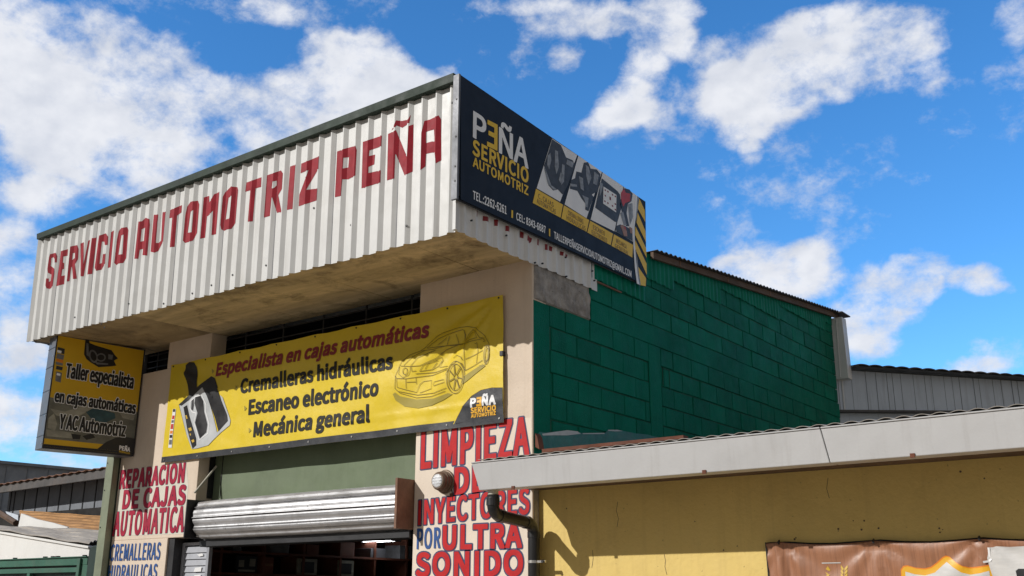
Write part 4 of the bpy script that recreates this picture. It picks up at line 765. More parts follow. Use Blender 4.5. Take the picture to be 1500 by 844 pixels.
# ------------------------------------------------------------------ blue sign on the right flank of the parapet
SX = .070; SP = side(SX)
SG = thing('sign_board', 'dark blue advertising board with machine photos and hazard stripes, mounted on the parapet corner', 'sign', (SX, 0, 4.57))
c4 = [SP.px(675, 110), SP.px(675, 292), SP.px(947, 418.5), SP.px(945.5, 295.5)]
pts = [SP.to3(u, v) for u, v in c4]
MB().slab(pts, (-.012, 0, 0)).build('panel', M_SBLUE, SG)
(fu, fv1), (_, fv0) = c4[0], c4[1]; (ru, rv0), (_, rv1) = c4[2], c4[3]
MB().box(.012, SX+.002, fu-.022, fu-.0005, fv0-.01, fv1+.005).build('edge_angle', M_BOXSIDE, SG, bevel=.002)
fm = MB().hexa([(.05,fu,fv0-.012),(SX-.013,fu,fv0-.012),(SX-.013,ru,rv0-.012),(.05,ru,rv0-.012),(.05,fu,fv0+.03),(SX-.013,fu,fv0+.03),(SX-.013,ru,rv0+.03),(.05,ru,rv0+.03)])
fm.hexa([(.05,fu,fv1-.035),(SX-.013,fu,fv1-.035),(SX-.013,ru,rv1-.035),(.05,ru,rv1-.035),(.05,fu,fv1-.004),(SX-.013,fu,fv1-.004),(SX-.013,ru,rv1-.004),(.05,ru,rv1-.004)])
for t in (.33, .66, .995):
    y = fu+(ru-fu)*t; fm.box(.05, SX-.014, y-.03, y, fv0+(rv0-fv0)*t+.031, fv1+(rv1-fv1)*t-.036)
fm.build('frame', M_BLACK, SG)
for z in (4.66, 4.78, 5.03, 5.35): MB().tube([(SX-.02, fu-.022, z), (SX-.02, fu-.026, z)], .008, 8).build('rivet', M_BLACK, SG)
E1 = zoomer(SP, 680, 140, 5.27); E2 = zoomer(SP, 685, 275, 9.377); E3 = zoomer(SP, 800, 325, 9.378); E4 = zoomer(SP, 780, 190, 3.672)
def sline(z, body, bl, br, cap, mat, d, par, pl, space=1.06, off=.002, flip=False):
    return decal('lettering', pl, lettering(pl, body, z(bl)[0], z(br)[0], z(cap)[0], d, space, 0, flip), off, mat, par)
sline(E1, 'P', (70,318), (163,372), (72,126), M_SWHITE, .008, SG, SP)
sline(E1, 'E', (180,385), (250,418), (180,195), M_SYEL, .009, SG, SP, flip=True)
sline(E1, 'Ñ', (270,437), (370,488), (272,250), M_SWHITE, .008, SG, SP)
sline(E1, 'A', (385,502), (490,560), (387,300), M_SWHITE, .008, SG, SP)
sline(E1, 'SERVICIO', (66,452), (492,676), (66,340), M_SYEL, .006, SG, SP)
sline(E1, 'AUTOMOTRIZ', (67,545), (492,770), (68,474), M_SYEL, .0035, SG, SP)
sline(E2, 'TEL.:2262-6261', (72,155), (530,365), (70,42), M_SWHITE, .002, SG, SP)
sline(E2, 'CEL: 8343-6687', (668,440), (1068,628), (668,342), M_SWHITE, .002, SG, SP)
sline(E3, 'TALLERPEÑASERVICIOAUTOMOTRIZ@GMAIL.COM', (108,228), (1170,762), (106,134), M_SWHITE, .0018, SG, SP, 1.02)
decal('divider_bar', SP, [[E2((600,308),(622,316),(620,420),(598,412))[0:4]], [E2((1114,562),(1133,570),(1132,672),(1115,664))[0:4]]], .002, M_SYEL, SG)
PH = decal('photo', SP, [[E4((105,48),(240,137),(148,388),(22,315))], [E4((246,141),(373,227),(290,477),(172,402))], [E4((377,230),(488,307),(440,548),(312,484))], [E4((491,309),(552,348),(540,603),(446,548))]], .0015, M_SGREY, SG)
decal('machine', SP, [
  [E4((105,52),(152,84),(180,150),(215,165),(228,190),(205,250),(188,300),(160,350),(135,322),(110,328),(85,300),(68,215),(60,195),(85,120))],
  [E4((205,272),(228,262),(235,225),(262,232),(275,178),(298,175),(312,210),(345,215),(365,240),(350,330),(318,350),(328,362),(300,440),(282,430),(285,400),(262,370),(240,330),(200,318))],
  [E4((372,262),(455,330),(470,350),(478,420),(455,500),(440,495),(336,420),(345,375),(355,330))],
  [E4((492,315),(520,322),(538,345),(532,385),(512,400),(505,450),(520,520),(502,520),(480,445),(470,400))],
  [E4((446,520),(470,510),(500,520),(535,540),(538,600),(500,580),(450,550))]], .0025, M_SMACH, SG)
decal('highlight', SP, [
  [E4((80,140),(95,125),(100,165),(88,215),(78,190))], [E4((120,110),(135,118),(140,200),(128,240),(118,200))], [E4((158,185),(172,192),(168,280),(152,300))],
  [E4((60,205),(68,212),(100,300),(130,322),(112,325),(80,290))], [E4((185,160),(222,178),(212,205),(180,185))], [E4((150,230),(160,240),(150,290),(140,270))],
  [E4((248,250),(270,262),(275,330),(258,318))], [E4((285,190),(300,200),(315,260),(300,300),(288,250))], [E4((330,225),(355,245),(345,300),(325,290))], [E4((265,352),(300,368),(295,420),(285,415),(280,385))],
  [E4((360,280),(378,292),(372,330),(360,360))], [E4((470,450),(486,440),(505,515),(490,515))], [E4((512,402),(536,395),(540,470),(522,515))], [E4((200,290),(236,296),(238,308),(202,305))]], .0035, M_SMACH2, SG)
decal('screen', SP, [[E4((380,306),(450,352),(448,446),(378,398))]], .004, M_SWHITE, SG)
decal('screen_mark', SP, [[E4((412,360),(420,365),(420,382),(412,377))]]+[[E4((x,y),(x+7,y+4),(x+7,y+12),(x,y+8))] for x, y in ((386,320),(400,328),(425,345),(440,354),(384,380),(400,390),(425,405),(440,425),(440,395),(386,350))], .005, M_VDRED, SG)
decal('red_part', SP, [[E4((475,340),(490,318),(500,340),(524,345),(524,385),(498,395),(486,415),(474,372))], [E4((480,516),(500,526),(505,570),(492,572))]], .004, M_VRED, SG)
decal('hand_print', SP, [[E4((470,518),(485,512),(492,530),(505,545),(508,575),(490,572),(480,540))], [E4((518,522),(534,530),(536,560),(524,556))]], .0045, M_SKIN, SG)
decal('caption_box', SP, [[E4((18,318),(163,404),(150,474),(0,394))], [E4((168,407),(304,487),(290,550),(154,477))], [E4((309,490),(432,560),(420,622),(294,553))], [E4((437,563),(540,620),(536,688),(424,625))]], .002, M_SYEL, SG)
for (a, b), bl, br, cap in ((('C. CAJAS','AUTOMATICAS'),(30,368),(112,418),(33,345)), (('CREMALLERAS','HIDRAULICAS'),(190,458),(272,508),(194,436)), (('ESCANEO','ELECTRONICO'),(325,535),(388,572),(330,515)), (('MECANICA','GENERAL'),(450,608),(505,642),(455,588))):
    sline(E4, a, bl, br, cap, M_STEXT, .001, SG, SP, off=.003)
    dx, dy = -7, 27; sline(E4, b, (bl[0]+dx, bl[1]+dy), (br[0]+12, br[1]+dy+10), (cap[0]+dx, cap[1]+dy), M_STEXT, .001, SG, SP, off=.003)
decal('hazard_stripe', SP, [[E4(*q)] for q in (((574,371),(603,434),(606,498),(566,425)), ((565,446),(607,547),(610,606),(559,500)), ((553,520),(611,640),(613,690),(551,566)), ((551,592),(613,722),(614,782),(552,642)), ((568,738),(610,800),(608,842),(577,836),(570,800)))], .002, M_SYEL, SG)
decal('swoosh', SP, [[E4((552,350),(562,357),(558,440),(548,520),(549,600),(556,700),(566,790),(574,835),(560,828),(549,740),(541,620),(540,540),(546,450))]], .003, M_SWHITE, SG)
decal('swoosh_edge', SP, [[E4((556,640),(566,720),(574,790),(582,836),(573,834),(562,770))], [E4((562,357),(572,366),(566,430),(556,500),(552,470),(558,430))]], .0025, M_SMACH2, SG)

# ------------------------------------------------------------------ light box under the left end of the parapet
A0, B0 = Vector((-5.625, -.955, 0)), Vector((-5.408, .0, 0)); U0 = (B0-A0).normalized()
LP = Plane(A0, U0, (U0.y, -U0.x, 0))
LB = thing('light_box_sign', 'yellow hanging light box with black writing, jutting out under the left end of the parapet', 'sign', (-5.6, -.5, 3.1))
Lw = (B0-A0).length-.01; zt1, zt2, zb1, zb2 = 4.33, 4.31, 3.105, 3.105
w0 = A0-LP.N*.235; w1 = B0-LP.N*.235
def L3(u, z, n): return LP.O+U0*u+Vector((0, 0, z))+LP.N*n
MB().hexa([L3(0,zb1,-.235),L3(0,zb1,-.004),L3(Lw,zb2,-.004),L3(Lw,zb2,-.235),L3(0,zt1,-.235),L3(0,zt1,-.004),L3(Lw,zt2,-.004),L3(Lw,zt2,-.235)]).build('housing', M_BOXSIDE, LB, bevel=.004)
sm = MB()
for z in (3.24, 3.47, 3.72, 3.98, 4.19): sm.hexa([L3(-.003,z,-.232),L3(-.003,z,-.006),L3(.001,z,-.006),L3(.001,z,-.232),L3(-.003,z+.006,-.232),L3(-.003,z+.006,-.006),L3(.001,z+.006,-.006),L3(.001,z+.006,-.232)])
sm.build('housing_seam', M_BLACK, LB)
for z in (3.16, 3.45, 3.7, 3.85, 4.1): MB().tube([L3(-.001, z, -.03), L3(-.006, z, -.03)], .007, 8).build('rivet', M_STEEL, LB)
uv = lambda u, z: (u, z)
fc = decal('face', LP, [[(0.012, 3.125), (Lw-.012, 3.125), (Lw-.012, zt2-.01), (0.012, zt1-.01)]], .001, M_LYEL, LB)
fr = MB()
for (u0, u1, z0, z1) in ((0, Lw, zb1, zb1+.02), (0, .012, zb1+.02, zt2), (Lw-.014, Lw, zb1+.02, zt2)):
    fr.hexa([L3(u0,z0,-.003),L3(u1,z0,-.003),L3(u1,z0,.006),L3(u0,z0,.006),L3(u0,z1,-.003),L3(u1,z1,-.003),L3(u1,z1,.006),L3(u0,z1,.006)])
fr.build('face_frame', M_BLACK, LB)
K = zoomer(LP, 40, 480, 4.2222)
top = [(.013, K((150,432))[0][1]), (Lw-.015, K((676,520))[0][1])]
decal('photo_band', LP, [[(.013, 3.21), (Lw-.015, 3.205), top[1], top[0]]], .002, M_LPHOTO, LB)
decal('photo_shape', LP, [[K((140,500),(230,520),(300,500),(380,470),(420,490),(300,560),(180,545))], [K((130,560),(165,530),(185,600),(170,640),(125,620))], [K((115,630),(200,640),(280,650),(330,690),(120,672))], [K((560,510),(665,545),(655,575),(590,560))]], .003, M_LPHOTO2, LB)
decal('photo_shape', LP, [[K((360,520),(420,495),(540,530),(545,560),(480,590),(400,570))]], .003, M_LTEAL, LB)
decal('photo_shape', LP, [[K((340,670),(400,655),(420,680),(365,695))], [K((270,655),(330,665),(325,690),(280,690))]], .0038, M_VBLACK, LB)
decal('footer', LP, [[(.013, 3.126), (Lw-.015, 3.126), (Lw-.015, 3.150), (.013, 3.150)], [(Lw-.40, 3.1505), (Lw-.015, 3.1505), (Lw-.015, 3.30), (Lw-.12, 3.31), (Lw-.22, 3.29), (Lw-.32, 3.23)]], .0045, M_VBLACK, LB)
sline(K, 'PEÑA', (568,755), (632,768), (568,730), M_SWHITE, .003, LB, LP, off=.0055)
sline(K, 'SERVICIO', (566,770), (632,784), (566,760), M_SYEL, .001, LB, LP, off=.0055)
for body, bl, br, cap, sp in (('Taller especialista', (236,306), (650,376), (238,222), 1.0), ('en cajas automáticas', (168,456), (664,532), (169,388), 1.0), ('Y AC Automotriz', (196,622), (600,674), (200,536), 1.0)):
    a, b, c = K(bl)[0], K(br)[0], K(cap)[0]
    if body[0] == 'Y': pass
    decal('lettering_halo', LP, lettering(LP, body, a, b, c, .0125, sp+.04), .0055, M_SWHITE, LB)
    decal('lettering', LP, lettering(LP, body, a, b, c, .0065, sp+.04), .0072, M_VBLACK, LB)
decal('engine', LP, [[K((360,60),(375,55),(385,95),(420,110),(520,140),(545,175),(560,190),(535,205),(550,235),(520,240),(440,245),(390,215),(365,195),(350,165))]], .003, M_VBLACK, LB)
decal('engine_part', LP, [[K(*ellipse(408, 178, 26, 42, 18, -.3)), K(*ellipse(408, 178, 17, 30, 18, -.3))[::-1]], [K(*ellipse(455, 185, 30, 26, 18)), K(*ellipse(455, 185, 21, 18, 18))[::-1]], [K((500,165),(530,170),(525,200),(500,195))], [K((365,95),(378,100),(380,180),(365,170))], [K((420,215),(500,222),(498,230),(430,228))]], .004, M_VMID, LB)
decal('sticker', LP, [[K((188,120),(232,132),(228,165),(184,155))], [K((180,235),(220,245),(215,265),(176,258))]], .003, M_VDARK, LB)
decal('sticker', LP, [[K((183,160),(228,170),(222,200),(180,190))], [K((176,210),(220,222),(218,236),(176,228))], [K((178,270),(214,280),(206,340),(172,330))]], .003, M_VMID, LB)
decal('sticker', LP, [[K((182,192),(222,202),(220,220),(178,208))]], .003, M_VORNG2, LB)
decal('sticker', LP, [[K((186,138),(212,145),(209,160),(183,153))], [K((182,280),(205,286),(202,300),(180,294))]], .004, M_SWHITE, LB)

# ------------------------------------------------------------------ yellow vinyl banner across the front
YB = -.03; BP = front(YB)
BN = thing('banner', 'wide yellow vinyl banner with a car drawing, hung across both cream pillars', 'banner', (-2.6, YB, 3.0))
K5 = zoomer(BP, 220, 410, 2.7778)
tl, tr, br_, bl_ = K5((86,346))[0], K5((1435,58))[0], K5((1439,580))[0], K5((46,745))[0]
def fold(u, v):
    """slack vinyl: sag between the ties, pull folds fanning out of the upper right corner"""
    x = u-tr[0]; y = v-tr[1]; r = math.hypot(x, y); a = math.atan2(-y, -x) if r > 1e-4 else 0
    f = .023*math.sin(a*17)*math.exp(-((a-.62)/.42)**2)*min(r/.35, 1)*math.exp(-r/1.5)
    x2 = u-tl[0]; r2 = math.hypot(x2, y); a2 = math.atan2(-(v-tl[1]), x2) if r2 > 1e-4 else 0
    f += .011*math.sin(a2*16)*math.exp(-((a2-.5)/.5)**2)*min(r2/.3, 1)*math.exp(-r2/.8)
    f += .010*mn.noise(Vector((u*1.3, v*2.8, 2)))+.0035*mn.noise(Vector((u*3.2+v*2, v*7, 7)))
    e = (v-bl_[1])/(tl[1]-bl_[1]); f += .006*math.exp(-((e-.16)/.02)**2)*math.exp(-((u+1.2)/1.2)**2)
    return f
us = [bl_[0]-.05+.027*i for i in range(178)]; vs_ = [bl_[1]-.05+.027*i for i in range(50)]
dk = dict(cuts_u=us, cuts_v=vs_, warp=fold)
edge_t = [(tl[0]+(tr[0]-tl[0])*i/28, tl[1]+(tr[1]-tl[1])*i/28-.013*abs(math.sin(i*math.pi*8.16/28))) for i in range(29)]
decal('sheet', BP, [[bl_, br_]+edge_t[::-1]], 0, M_VYEL, BN, **dk)
decal('hem', BP, [[bl_, br_, (br_[0], br_[1]+.062), (bl_[0], bl_[1]+.062)]], .004, M_VDARK, BN, **dk)
arc = K5((1236,590),(1250,560),(1275,515),(1310,475),(1350,450),(1395,440),(1436,440),(1439,560))
decal('corner_field', BP, [arc[:7]+[(br_[0]-.002, br_[1]+.0625), K5((1236,585))[0]]] and [[*arc[:7], (br_[0]-.003, br_[1]+.063), (arc[0][0], br_[1]+.063)]], .004, M_VDARK, BN, **dk)
rim = ribbon([(u-.004, v+.006) for u, v in arc[:7]], .007); decal('corner_rim', BP, rim, .0046, M_VYEL, BN, **dk)
for body, a, b, c, m, d, sh in (('Especialista en cajas automáticas', (268,390), (1133,230), (270,343), M_VDRED, .009, .18), ('Cremalleras hidráulicas', (370,460), (983,360), (372,408), M_VGREYT, .009, 0), ('Escaneo electrónico', (402,547), (928,469), (404,492), M_VGREYT, .009, 0), ('Mecánica general', (422,638), (890,576), (424,582), M_VGREYT, .009, 0)):
    decal('lettering', BP, lettering(BP, body, K5(a)[0], K5(b)[0], K5(c)[0], d, 1.03, sh), .0048, m, BN, **dk)
decal('bullet', BP, [[K5((x,y-11),(x+10,y),(x,y+11))] for x, y in ((252,372),(350,440),(384,523),(402,613))], .0048, M_VSHADE, BN, **dk)
K6 = zoomer(BP, 240, 520, 5.628)
decal('gear_lever_photo', BP, [[K6((125,410),(210,335),(195,250),(170,150),(185,85),(215,60),(255,62),(275,100),(278,170),(277,270),(390,175),(420,190),(450,270),(400,330),(360,420),(300,560),(285,770),(230,775),(190,660))]], .0048, M_VBLACK, BN, **dk)
decal('gear_plate', BP, [[K6((130,415),(165,395),(330,265),(345,262),(440,640),(520,540),(470,330),(490,350),(550,540),(545,580),(470,640),(370,745),(280,770),(232,776),(192,660))]], .0056, M_VSILV, BN, **dk)
decal('gear_inset', BP, [[K6((325,268),(398,195),(425,220),(525,500),(530,545),(452,632),(420,520),(362,340))], [K6((262,350),(300,325),(330,380),(336,470),(362,575),(355,640),(302,692),(262,560),(282,480),(270,440),(258,400))], [K6((165,432),(198,415),(215,500),(272,690),(272,745),(238,775),(198,620))], [K6((235,380),(252,362),(255,420),(248,462),(232,450))], [K6((132,414),(215,335),(330,262),(260,318),(215,375),(150,420))]], .0064, M_VBLACK, BN, **dk)
decal('gear_chrome', BP, ribbon(K6((262,345),(225,385),(222,440),(240,472),(272,480),(254,560),(298,702),(366,648),(374,572),(346,470),(350,410),(318,330),(262,345)), .012), .0072, M_VWHITE, BN, **dk)
decal('gear_mark', BP, [[K6((180,500),(192,496),(200,525),(190,530))], [K6((205,605),(228,598),(235,622),(214,630))], [K6((216,650),(226,648),(228,664),(220,666))], [K6((230,704),(252,696),(256,716),(240,724))]], .0072, M_VGOLD, BN, **dk)
decal('sticker_strip', BP, [[K6((75,447),(100,445),(66,765),(38,766))]], .0048, M_VWHITE, BN, **dk)
for y0, y1, m in ((447,470,M_VDARK), (500,530,M_VRED), (538,560,M_VMID), (570,612,M_VRED), (625,650,M_VORNG2), (660,685,M_VDARK), (700,740,M_VMID)):
    t0, t1 = (y0-446)/320, (y1-446)/320; decal('sticker', BP, [[K6((78-37*t0,y0),(97-33*t0,y0),(97-33*t1,y1),(78-37*t1,y1))]], .0056, m, BN, **dk)
# the car, drawn in thin olive lines
K7 = zoomer(BP, 570, 470, 6.03)
decal('car_shadow', BP, [[K7((40,650),(60,635),(100,668),(240,695),(400,688),(520,640),(560,648),(480,700),(380,750),(260,775),(130,755),(60,705))], [K7((660,490),(740,440),(832,385),(855,400),(700,525),(650,560),(640,540))]], .0048, M_VSHADE, BN, **dk)
CAR = [((60,600),(65,480),(85,430),(95,400),(115,360),(190,300),(285,268),(330,235),(420,140),(480,105),(600,70),(700,52),(760,58),(810,100),(850,140),(885,200),(890,260),(880,340),(855,385),(830,405),(805,395)),
 ((345,240),(440,160),(520,125),(660,80),(665,95),(655,205),(500,225),(345,245)), ((665,85),(672,200),(668,440)), ((680,180),(690,120),(730,75),(760,90),(780,150),(680,185)), ((770,90),(800,150),(822,145)),
 ((285,268),(400,255),(500,225),(610,205),(680,200),(840,150)), ((775,190),(785,270),(775,375)), ((668,440),(750,400),(830,350)), ((676,340),(780,290),(832,262)), ((105,400),(200,405),(280,400),(420,330),(500,260),(610,207)),
 ((135,395),(210,320),(330,262)), ((200,400),(260,330),(420,262)), ((275,445),(310,395),(400,350),(460,320),(470,345),(430,400),(380,430),(275,448)), ((320,430),(350,380),(430,350)), ((380,425),(420,370)),
 ((95,410),(90,470),(130,505),(180,480),(195,440),(195,408)), ((205,410),(210,450),(245,445)), ((60,490),(75,512),(155,514),(240,500),(380,480),(520,430)), ((240,470),(400,455),(520,418)), ((60,600),(100,640),(240,680),(380,670),(500,622)),
 ((75,515),(80,590),(150,610),(240,632),(270,560),(300,535),(372,525),(376,600),(270,636)), ((155,514),(155,600)), ((240,500),(240,560)), ((160,545),(236,540)), ((390,565),(400,540),(490,520),(496,545),(395,576)), ((60,600),(85,625),(250,655),(400,640),(510,595)),
 ((505,480),(540,400),(600,360),(648,378),(668,440)), ((570,330),(600,305),(640,320),(655,350)), ((440,215),(480,190),(520,150)), ((520,215),(545,140)), ((610,200),(600,120)), ((830,160),(850,175),(846,186),(832,180)), ((520,400),(440,410),(470,345)), ((700,170),(720,110),(750,100)), ((760,200),(772,204))]
j = 0
for i, ln in enumerate(CAR):
    decal('car_line', BP, ribbon(K7(*ln), .0048), .0052+.00006*i, M_VLINE, BN, **dk)
for cx, cy, rx, ry, rot in ((590,500,74,142,.08), (590,500,58,116,.08), (592,498,14,26,.08), (865,300,22,82,.06), (866,300,14,62,.06), (150,448,20,30,0)):
    e = ellipse(cx, cy, rx, ry, 30, rot); decal('car_line', BP, ribbon(K7(*(e+[e[0]])), .006), .0074, M_VLINE, BN, **dk)
decal('car_line', BP, [r for k in range(7) for r in ribbon(K7((590+14*math.cos(k*.9), 500+28*math.sin(k*.9)), (590+56*math.cos(k*.9+.1), 500+112*math.sin(k*.9+.1))), .009)], .0077, M_VLINE, BN, **dk)
K8 = zoomer(BP, 660, 560, 12.06)
for body, bl, br, cap, m, d, fl in (('P', (374,440), (458,428), (374,300), M_VWHITE, .006, 0), ('E', (484,422), (555,414), (484,282), M_VORNG, .006, 1), ('Ñ', (580,408), (672,398), (580,262), M_VWHITE, .006, 0), ('A', (700,396), (806,384), (700,248), M_VWHITE, .006, 0), ('SERVICIO', (374,550), (808,498), (374,462), M_VORNG, .003, 0), ('AUTOMOTRIZ', (374,630), (806,576), (374,570), M_VORNG, .002, 0)):
    decal('lettering', BP, lettering(BP, body, K8(bl)[0], K8(br)[0], K8(cap)[0], d, 1.06, 0, bool(fl)), .0075, m, BN, **dk)
for i in range(9):
    t = (i+.08)/8.16; MB().tube([BP.to3(tl[0]+(tr[0]-tl[0])*t, tl[1]+(tr[1]-tl[1])*t-.025, .001+fold(tl[0]+(tr[0]-tl[0])*t, tl[1]-.025)), BP.to3(tl[0]+(tr[0]-tl[0])*t, tl[1]+(tr[1]-tl[1])*t-.025, .006+fold(tl[0]+(tr[0]-tl[0])*t, tl[1]-.025))], .009, 8).build('eyelet', M_BLACK, BN)
    MB().tube([BP.to3(bl_[0]+(br_[0]-bl_[0])*t, bl_[1]+.026, .004+fold(bl_[0]+(br_[0]-bl_[0])*t, bl_[1]+.026)), BP.to3(bl_[0]+(br_[0]-bl_[0])*t, bl_[1]+.026, .009+fold(bl_[0]+(br_[0]-bl_[0])*t, bl_[1]+.026))], .008, 8).build('eyelet', M_STEEL, BN)
e = K5((1431,300))[0]; MB().box(e[0]-.015, e[0]+.015, YB-.012, -.001, e[1]-.02, e[1]+.02).build('tie', M_BLACK, BN)

# ------------------------------------------------------------------ round lamp on the right pillar
WL = thing('wall_lamp', 'round brown bulkhead lamp with a frosted lens on the right cream pillar', 'lamp', (0, 0, 0))
lc = at(653, 706, 1, 0.0); WL.location = lc
def lathe(prof, c, axis_y, seg=28):
    m = MB(); vs = []; 
    for r, d in prof: vs.append([(c.x+r*math.cos(2*math.pi*k/seg), axis_y-d, c.z+r*math.sin(2*math.pi*k/seg)) for k in range(seg)])
    for a, b in zip(vs, vs[1:]): m.strip(a+[a[0]], b+[b[0]])
    return m
lathe([(.0,.002),(.098,.002),(.100,.010),(.094,.016),(.086,.018),(.088,.034),(.080,.040),(.082,.060),(.074,.066),(.075,.092),(.068,.102),(.064,.108),(.054,.108)], lc, 0).build('lamp_body', M_LAMPB, WL, smooth=False)
lathe([(.056,.102),(.054,.112),(.047,.116),(.030,.119),(.0001,.120)], lc, 0).build('lens', M_GLASS, WL, smooth=True)
for dz in (-.024, 0, .024): MB().box(lc.x-math.sqrt(.05**2-dz*dz), lc.x+math.sqrt(.05**2-dz*dz), -.1225, -.1185, lc.z+dz-.002, lc.z+dz+.002).build('lens_rib', M_GLASS, WL)
MB().tube([(lc.x+.07, -.01, lc.z-.06), (lc.x+.085, -.006, lc.z-.12), (lc.x+.08, -.004, lc.z-.16)], .004, 6).build('cable', M_BLACK, WL)
MB().box(lc.x+.055, lc.x+.085, -.012, -.001, lc.z-.125, lc.z-.098).build('clip', M_RUSTD, WL)

# ------------------------------------------------------------------ green post at the left of the facade
py_ = -.09
xl, xr = (at(137.4, 844, 1, py_).x+at(155.5, 672, 1, py_).x)/2, (at(150, 844, 1, py_).x+at(164, 672, 1, py_).x)/2
PT = thing('steel_post', 'pale green square steel post standing against the left cream pillar', 'post', (xl, -.05, .13))
MB().box(xl, xr, py_, .06, .13, 3.30).build('shaft', M_POST, PT, bevel=.004)
MB().box(xr+.001, -5.686, -.02, .05, .13, 3.30).build('shaded_side', M_GATED, PT)  # dark fill painted for the shaded side of the post
for z in (2.35, 2.75, 3.05): MB().tube([(xl+.03, py_-.001, z), (xl+.03, py_-.006, z)], .007, 8).build('bolt', M_BLACK, PT)

# ------------------------------------------------------------------ yellow neighbour
YW, FE = .08, -.62
NB = thing('neighbour_building', 'low yellow rendered building with an off-white gutter and black downpipe, right of the workshop', 'building', (3, .08, 0))
MB().box(.004, 9.0, YW, YW+.2, 0, 2.62).box(8.8, 9.0, YW+.2, 6.5, 0, 2.62).build('wall', M_YWALL, NB)
sp_m = MB(); rnd = random.Random(3)
for x, y in ((1018,764),(1139,685),(1302,643),(1345,652),(1376,774),(1381,776),(1228,778),(1262,776),(1166,788),(1080,800),(1407,691),(1442,701),(1164,790),(1377,780),(830,745),(1250,763),(1266,763),(1228,775),(1060,806),(1287,774)):
    p = at(x, y, 1, YW); r = rnd.uniform(.003, .007); sp_m.tube([(p.x, YW-.001, p.z), (p.x, YW-.003, p.z)], r, 7)
sp_m.build('plaster_chip', M_WOOD, NB)
for pts_ in (((973,812),(975,822),(974,830),(977,842)), ((1213,700),(1211,716),(1215,730)), ((905,735),(903,748),(906,760),(904,772)), ((868,806),(869,818),(867,832))):
    decal('crack', front(YW), ribbon([front(YW).px(*q) for q in pts_], .0035), .001, M_WOOD, NB)
# box gutter with a pressed front; two lengths meet at a seam
gl_t, gl_b = at(692, 677.5, 1, FE), at(702, 718.5, 1, FE); gr_t, gr_b = at(1500, 596, 1, FE), at(1500, 655.8, 1, FE)
def gx(t, x): return gl_t.z+(gr_t.z-gl_t.z)*(x-gl_t.x)/(gr_t.x-gl_t.x) if t else gl_b.z+(gr_b.z-gl_b.z)*(x-gl_b.x)/(gr_b.x-gl_b.x)
st, sbm = at(1203, 625.5, 1, FE), at(1216.5, 678.5, 1, FE)
for (xt0, xb0, xt1, xb1) in ((gl_t.x, gl_b.x, st.x-.004, sbm.x-.004), (st.x, sbm.x, 9.2, 9.2)):
    g = MB().hexa([(xb0,FE,gx(0,xb0)),(xb1,FE,gx(0,xb1)),(xb1,FE+.13,gx(0,xb1)),(xb0,FE+.13,gx(0,xb0)),(xt0,FE-.012,gx(1,xt0)-.01),(xt1,FE-.012,gx(1,xt1)-.01),(xt1,FE+.13,gx(1,xt1)-.01),(xt0,FE+.13,gx(1,xt0)-.01)])
    g.hexa([(xt0,FE-.020,gx(1,xt0)-.010),(xt1,FE-.020,gx(1,xt1)-.010),(xt1,FE+.13,gx(1,xt1)-.010),(xt0,FE+.13,gx(1,xt0)-.010),(xt0,FE-.020,gx(1,xt0)),(xt1,FE-.020,gx(1,xt1)),(xt1,FE+.13,gx(1,xt1)),(xt0,FE+.13,gx(1,xt0))])
    g.build('gutter', M_GUTTER, NB, bevel=.005)
for x, y in ((752, 715), (1032, 692), (1337, 668)):
    p = at(x, y, 1, FE); MB().box(p.x-.013, p.x+.013, FE-.008, FE+.0, p.z-.010, p.z+.014).build('gutter_bracket', M_RUSTD, NB)
MB().box(gl_b.x+.02, 9.0, FE+.131, YW, 2.43, 2.445).build('eave_board', M_WOOD, NB)
rr = MB(); a, b = [], []; x = gl_t.x+.06
while x < 9.1:
    h = .013*abs(math.sin(x*math.pi/.1)); z0 = gx(1, x)+.003+h
    a.append((x, FE-.012, z0)); b.append((x, 6.0, z0+.11*6.6)); x += .0083
rr.strip(a, b); rr.build('corrugated_roof', M_SHEETRAW, NB, solid=.003)
p0, p1 = at(795, 661, 1, -.42), at(1002, 640, 1, -.42)
MB().hexa([(p0.x,-.43,p0.z-.012),(p1.x,-.43,p1.z-.012),(p1.x,-.36,p1.z-.012),(p0.x,-.36,p0.z-.012),(p0.x,-.43,p0.z+.014),(p1.x,-.43,p1.z+.010),(p1.x,-.36,p1.z+.010),(p0.x,-.36,p0.z+.014)]).build('flashing', M_RUSTD, NB)
p0 = at(782, 640, 1, -.10); MB().hexa([(.012,.02,p0.z-.06),(.05,.02,p0.z-.08),(.05,.09,p0.z-.08),(.012,.09,p0.z-.06),(.010,.02,p0.z+.05),(.03,.02,p0.z+.02),(.03,.09,p0.z+.02),(.010,.09,p0.z+.05)]).build('roof_stop', M_RUSTD, NB)
# downpipe: outlet, elbow, sloping run back to the wall, elbow, vertical
ox_, oz = .03, 2.375
def bend(p, q, r2, n=8):
    out = []
    for i in range(n+1):
        t = i/n; out.append(p.lerp(q, t).lerp(q.lerp(r2, t), t))
    return out
O = Vector
DP = MB(); pth = [O((ox_,-.545,2.345))]+bend(O((ox_,-.545,2.29)), O((ox_,-.545,2.205)), O((ox_,-.46,2.198)))+bend(O((ox_,-.115,2.170)), O((ox_,-.03,2.162)), O((ox_,-.03,2.075)))+[O((ox_,-.03,.13))]
DP.tube(pth, .045, 18); dp = DP.build('downpipe', M_PIPE, NB, smooth=True)
for p, q in ((O((ox_,-.545,2.32)), O((ox_,-.545,2.268))), (O((ox_,-.475,2.2)), O((ox_,-.425,2.196))), (O((ox_,-.15,2.173)), O((ox_,-.105,2.169))), (O((ox_,-.03,2.105)), O((ox_,-.03,2.06)))): MB().tube([p, q], .050, 18).build('pipe_socket', M_PIPE, dp)
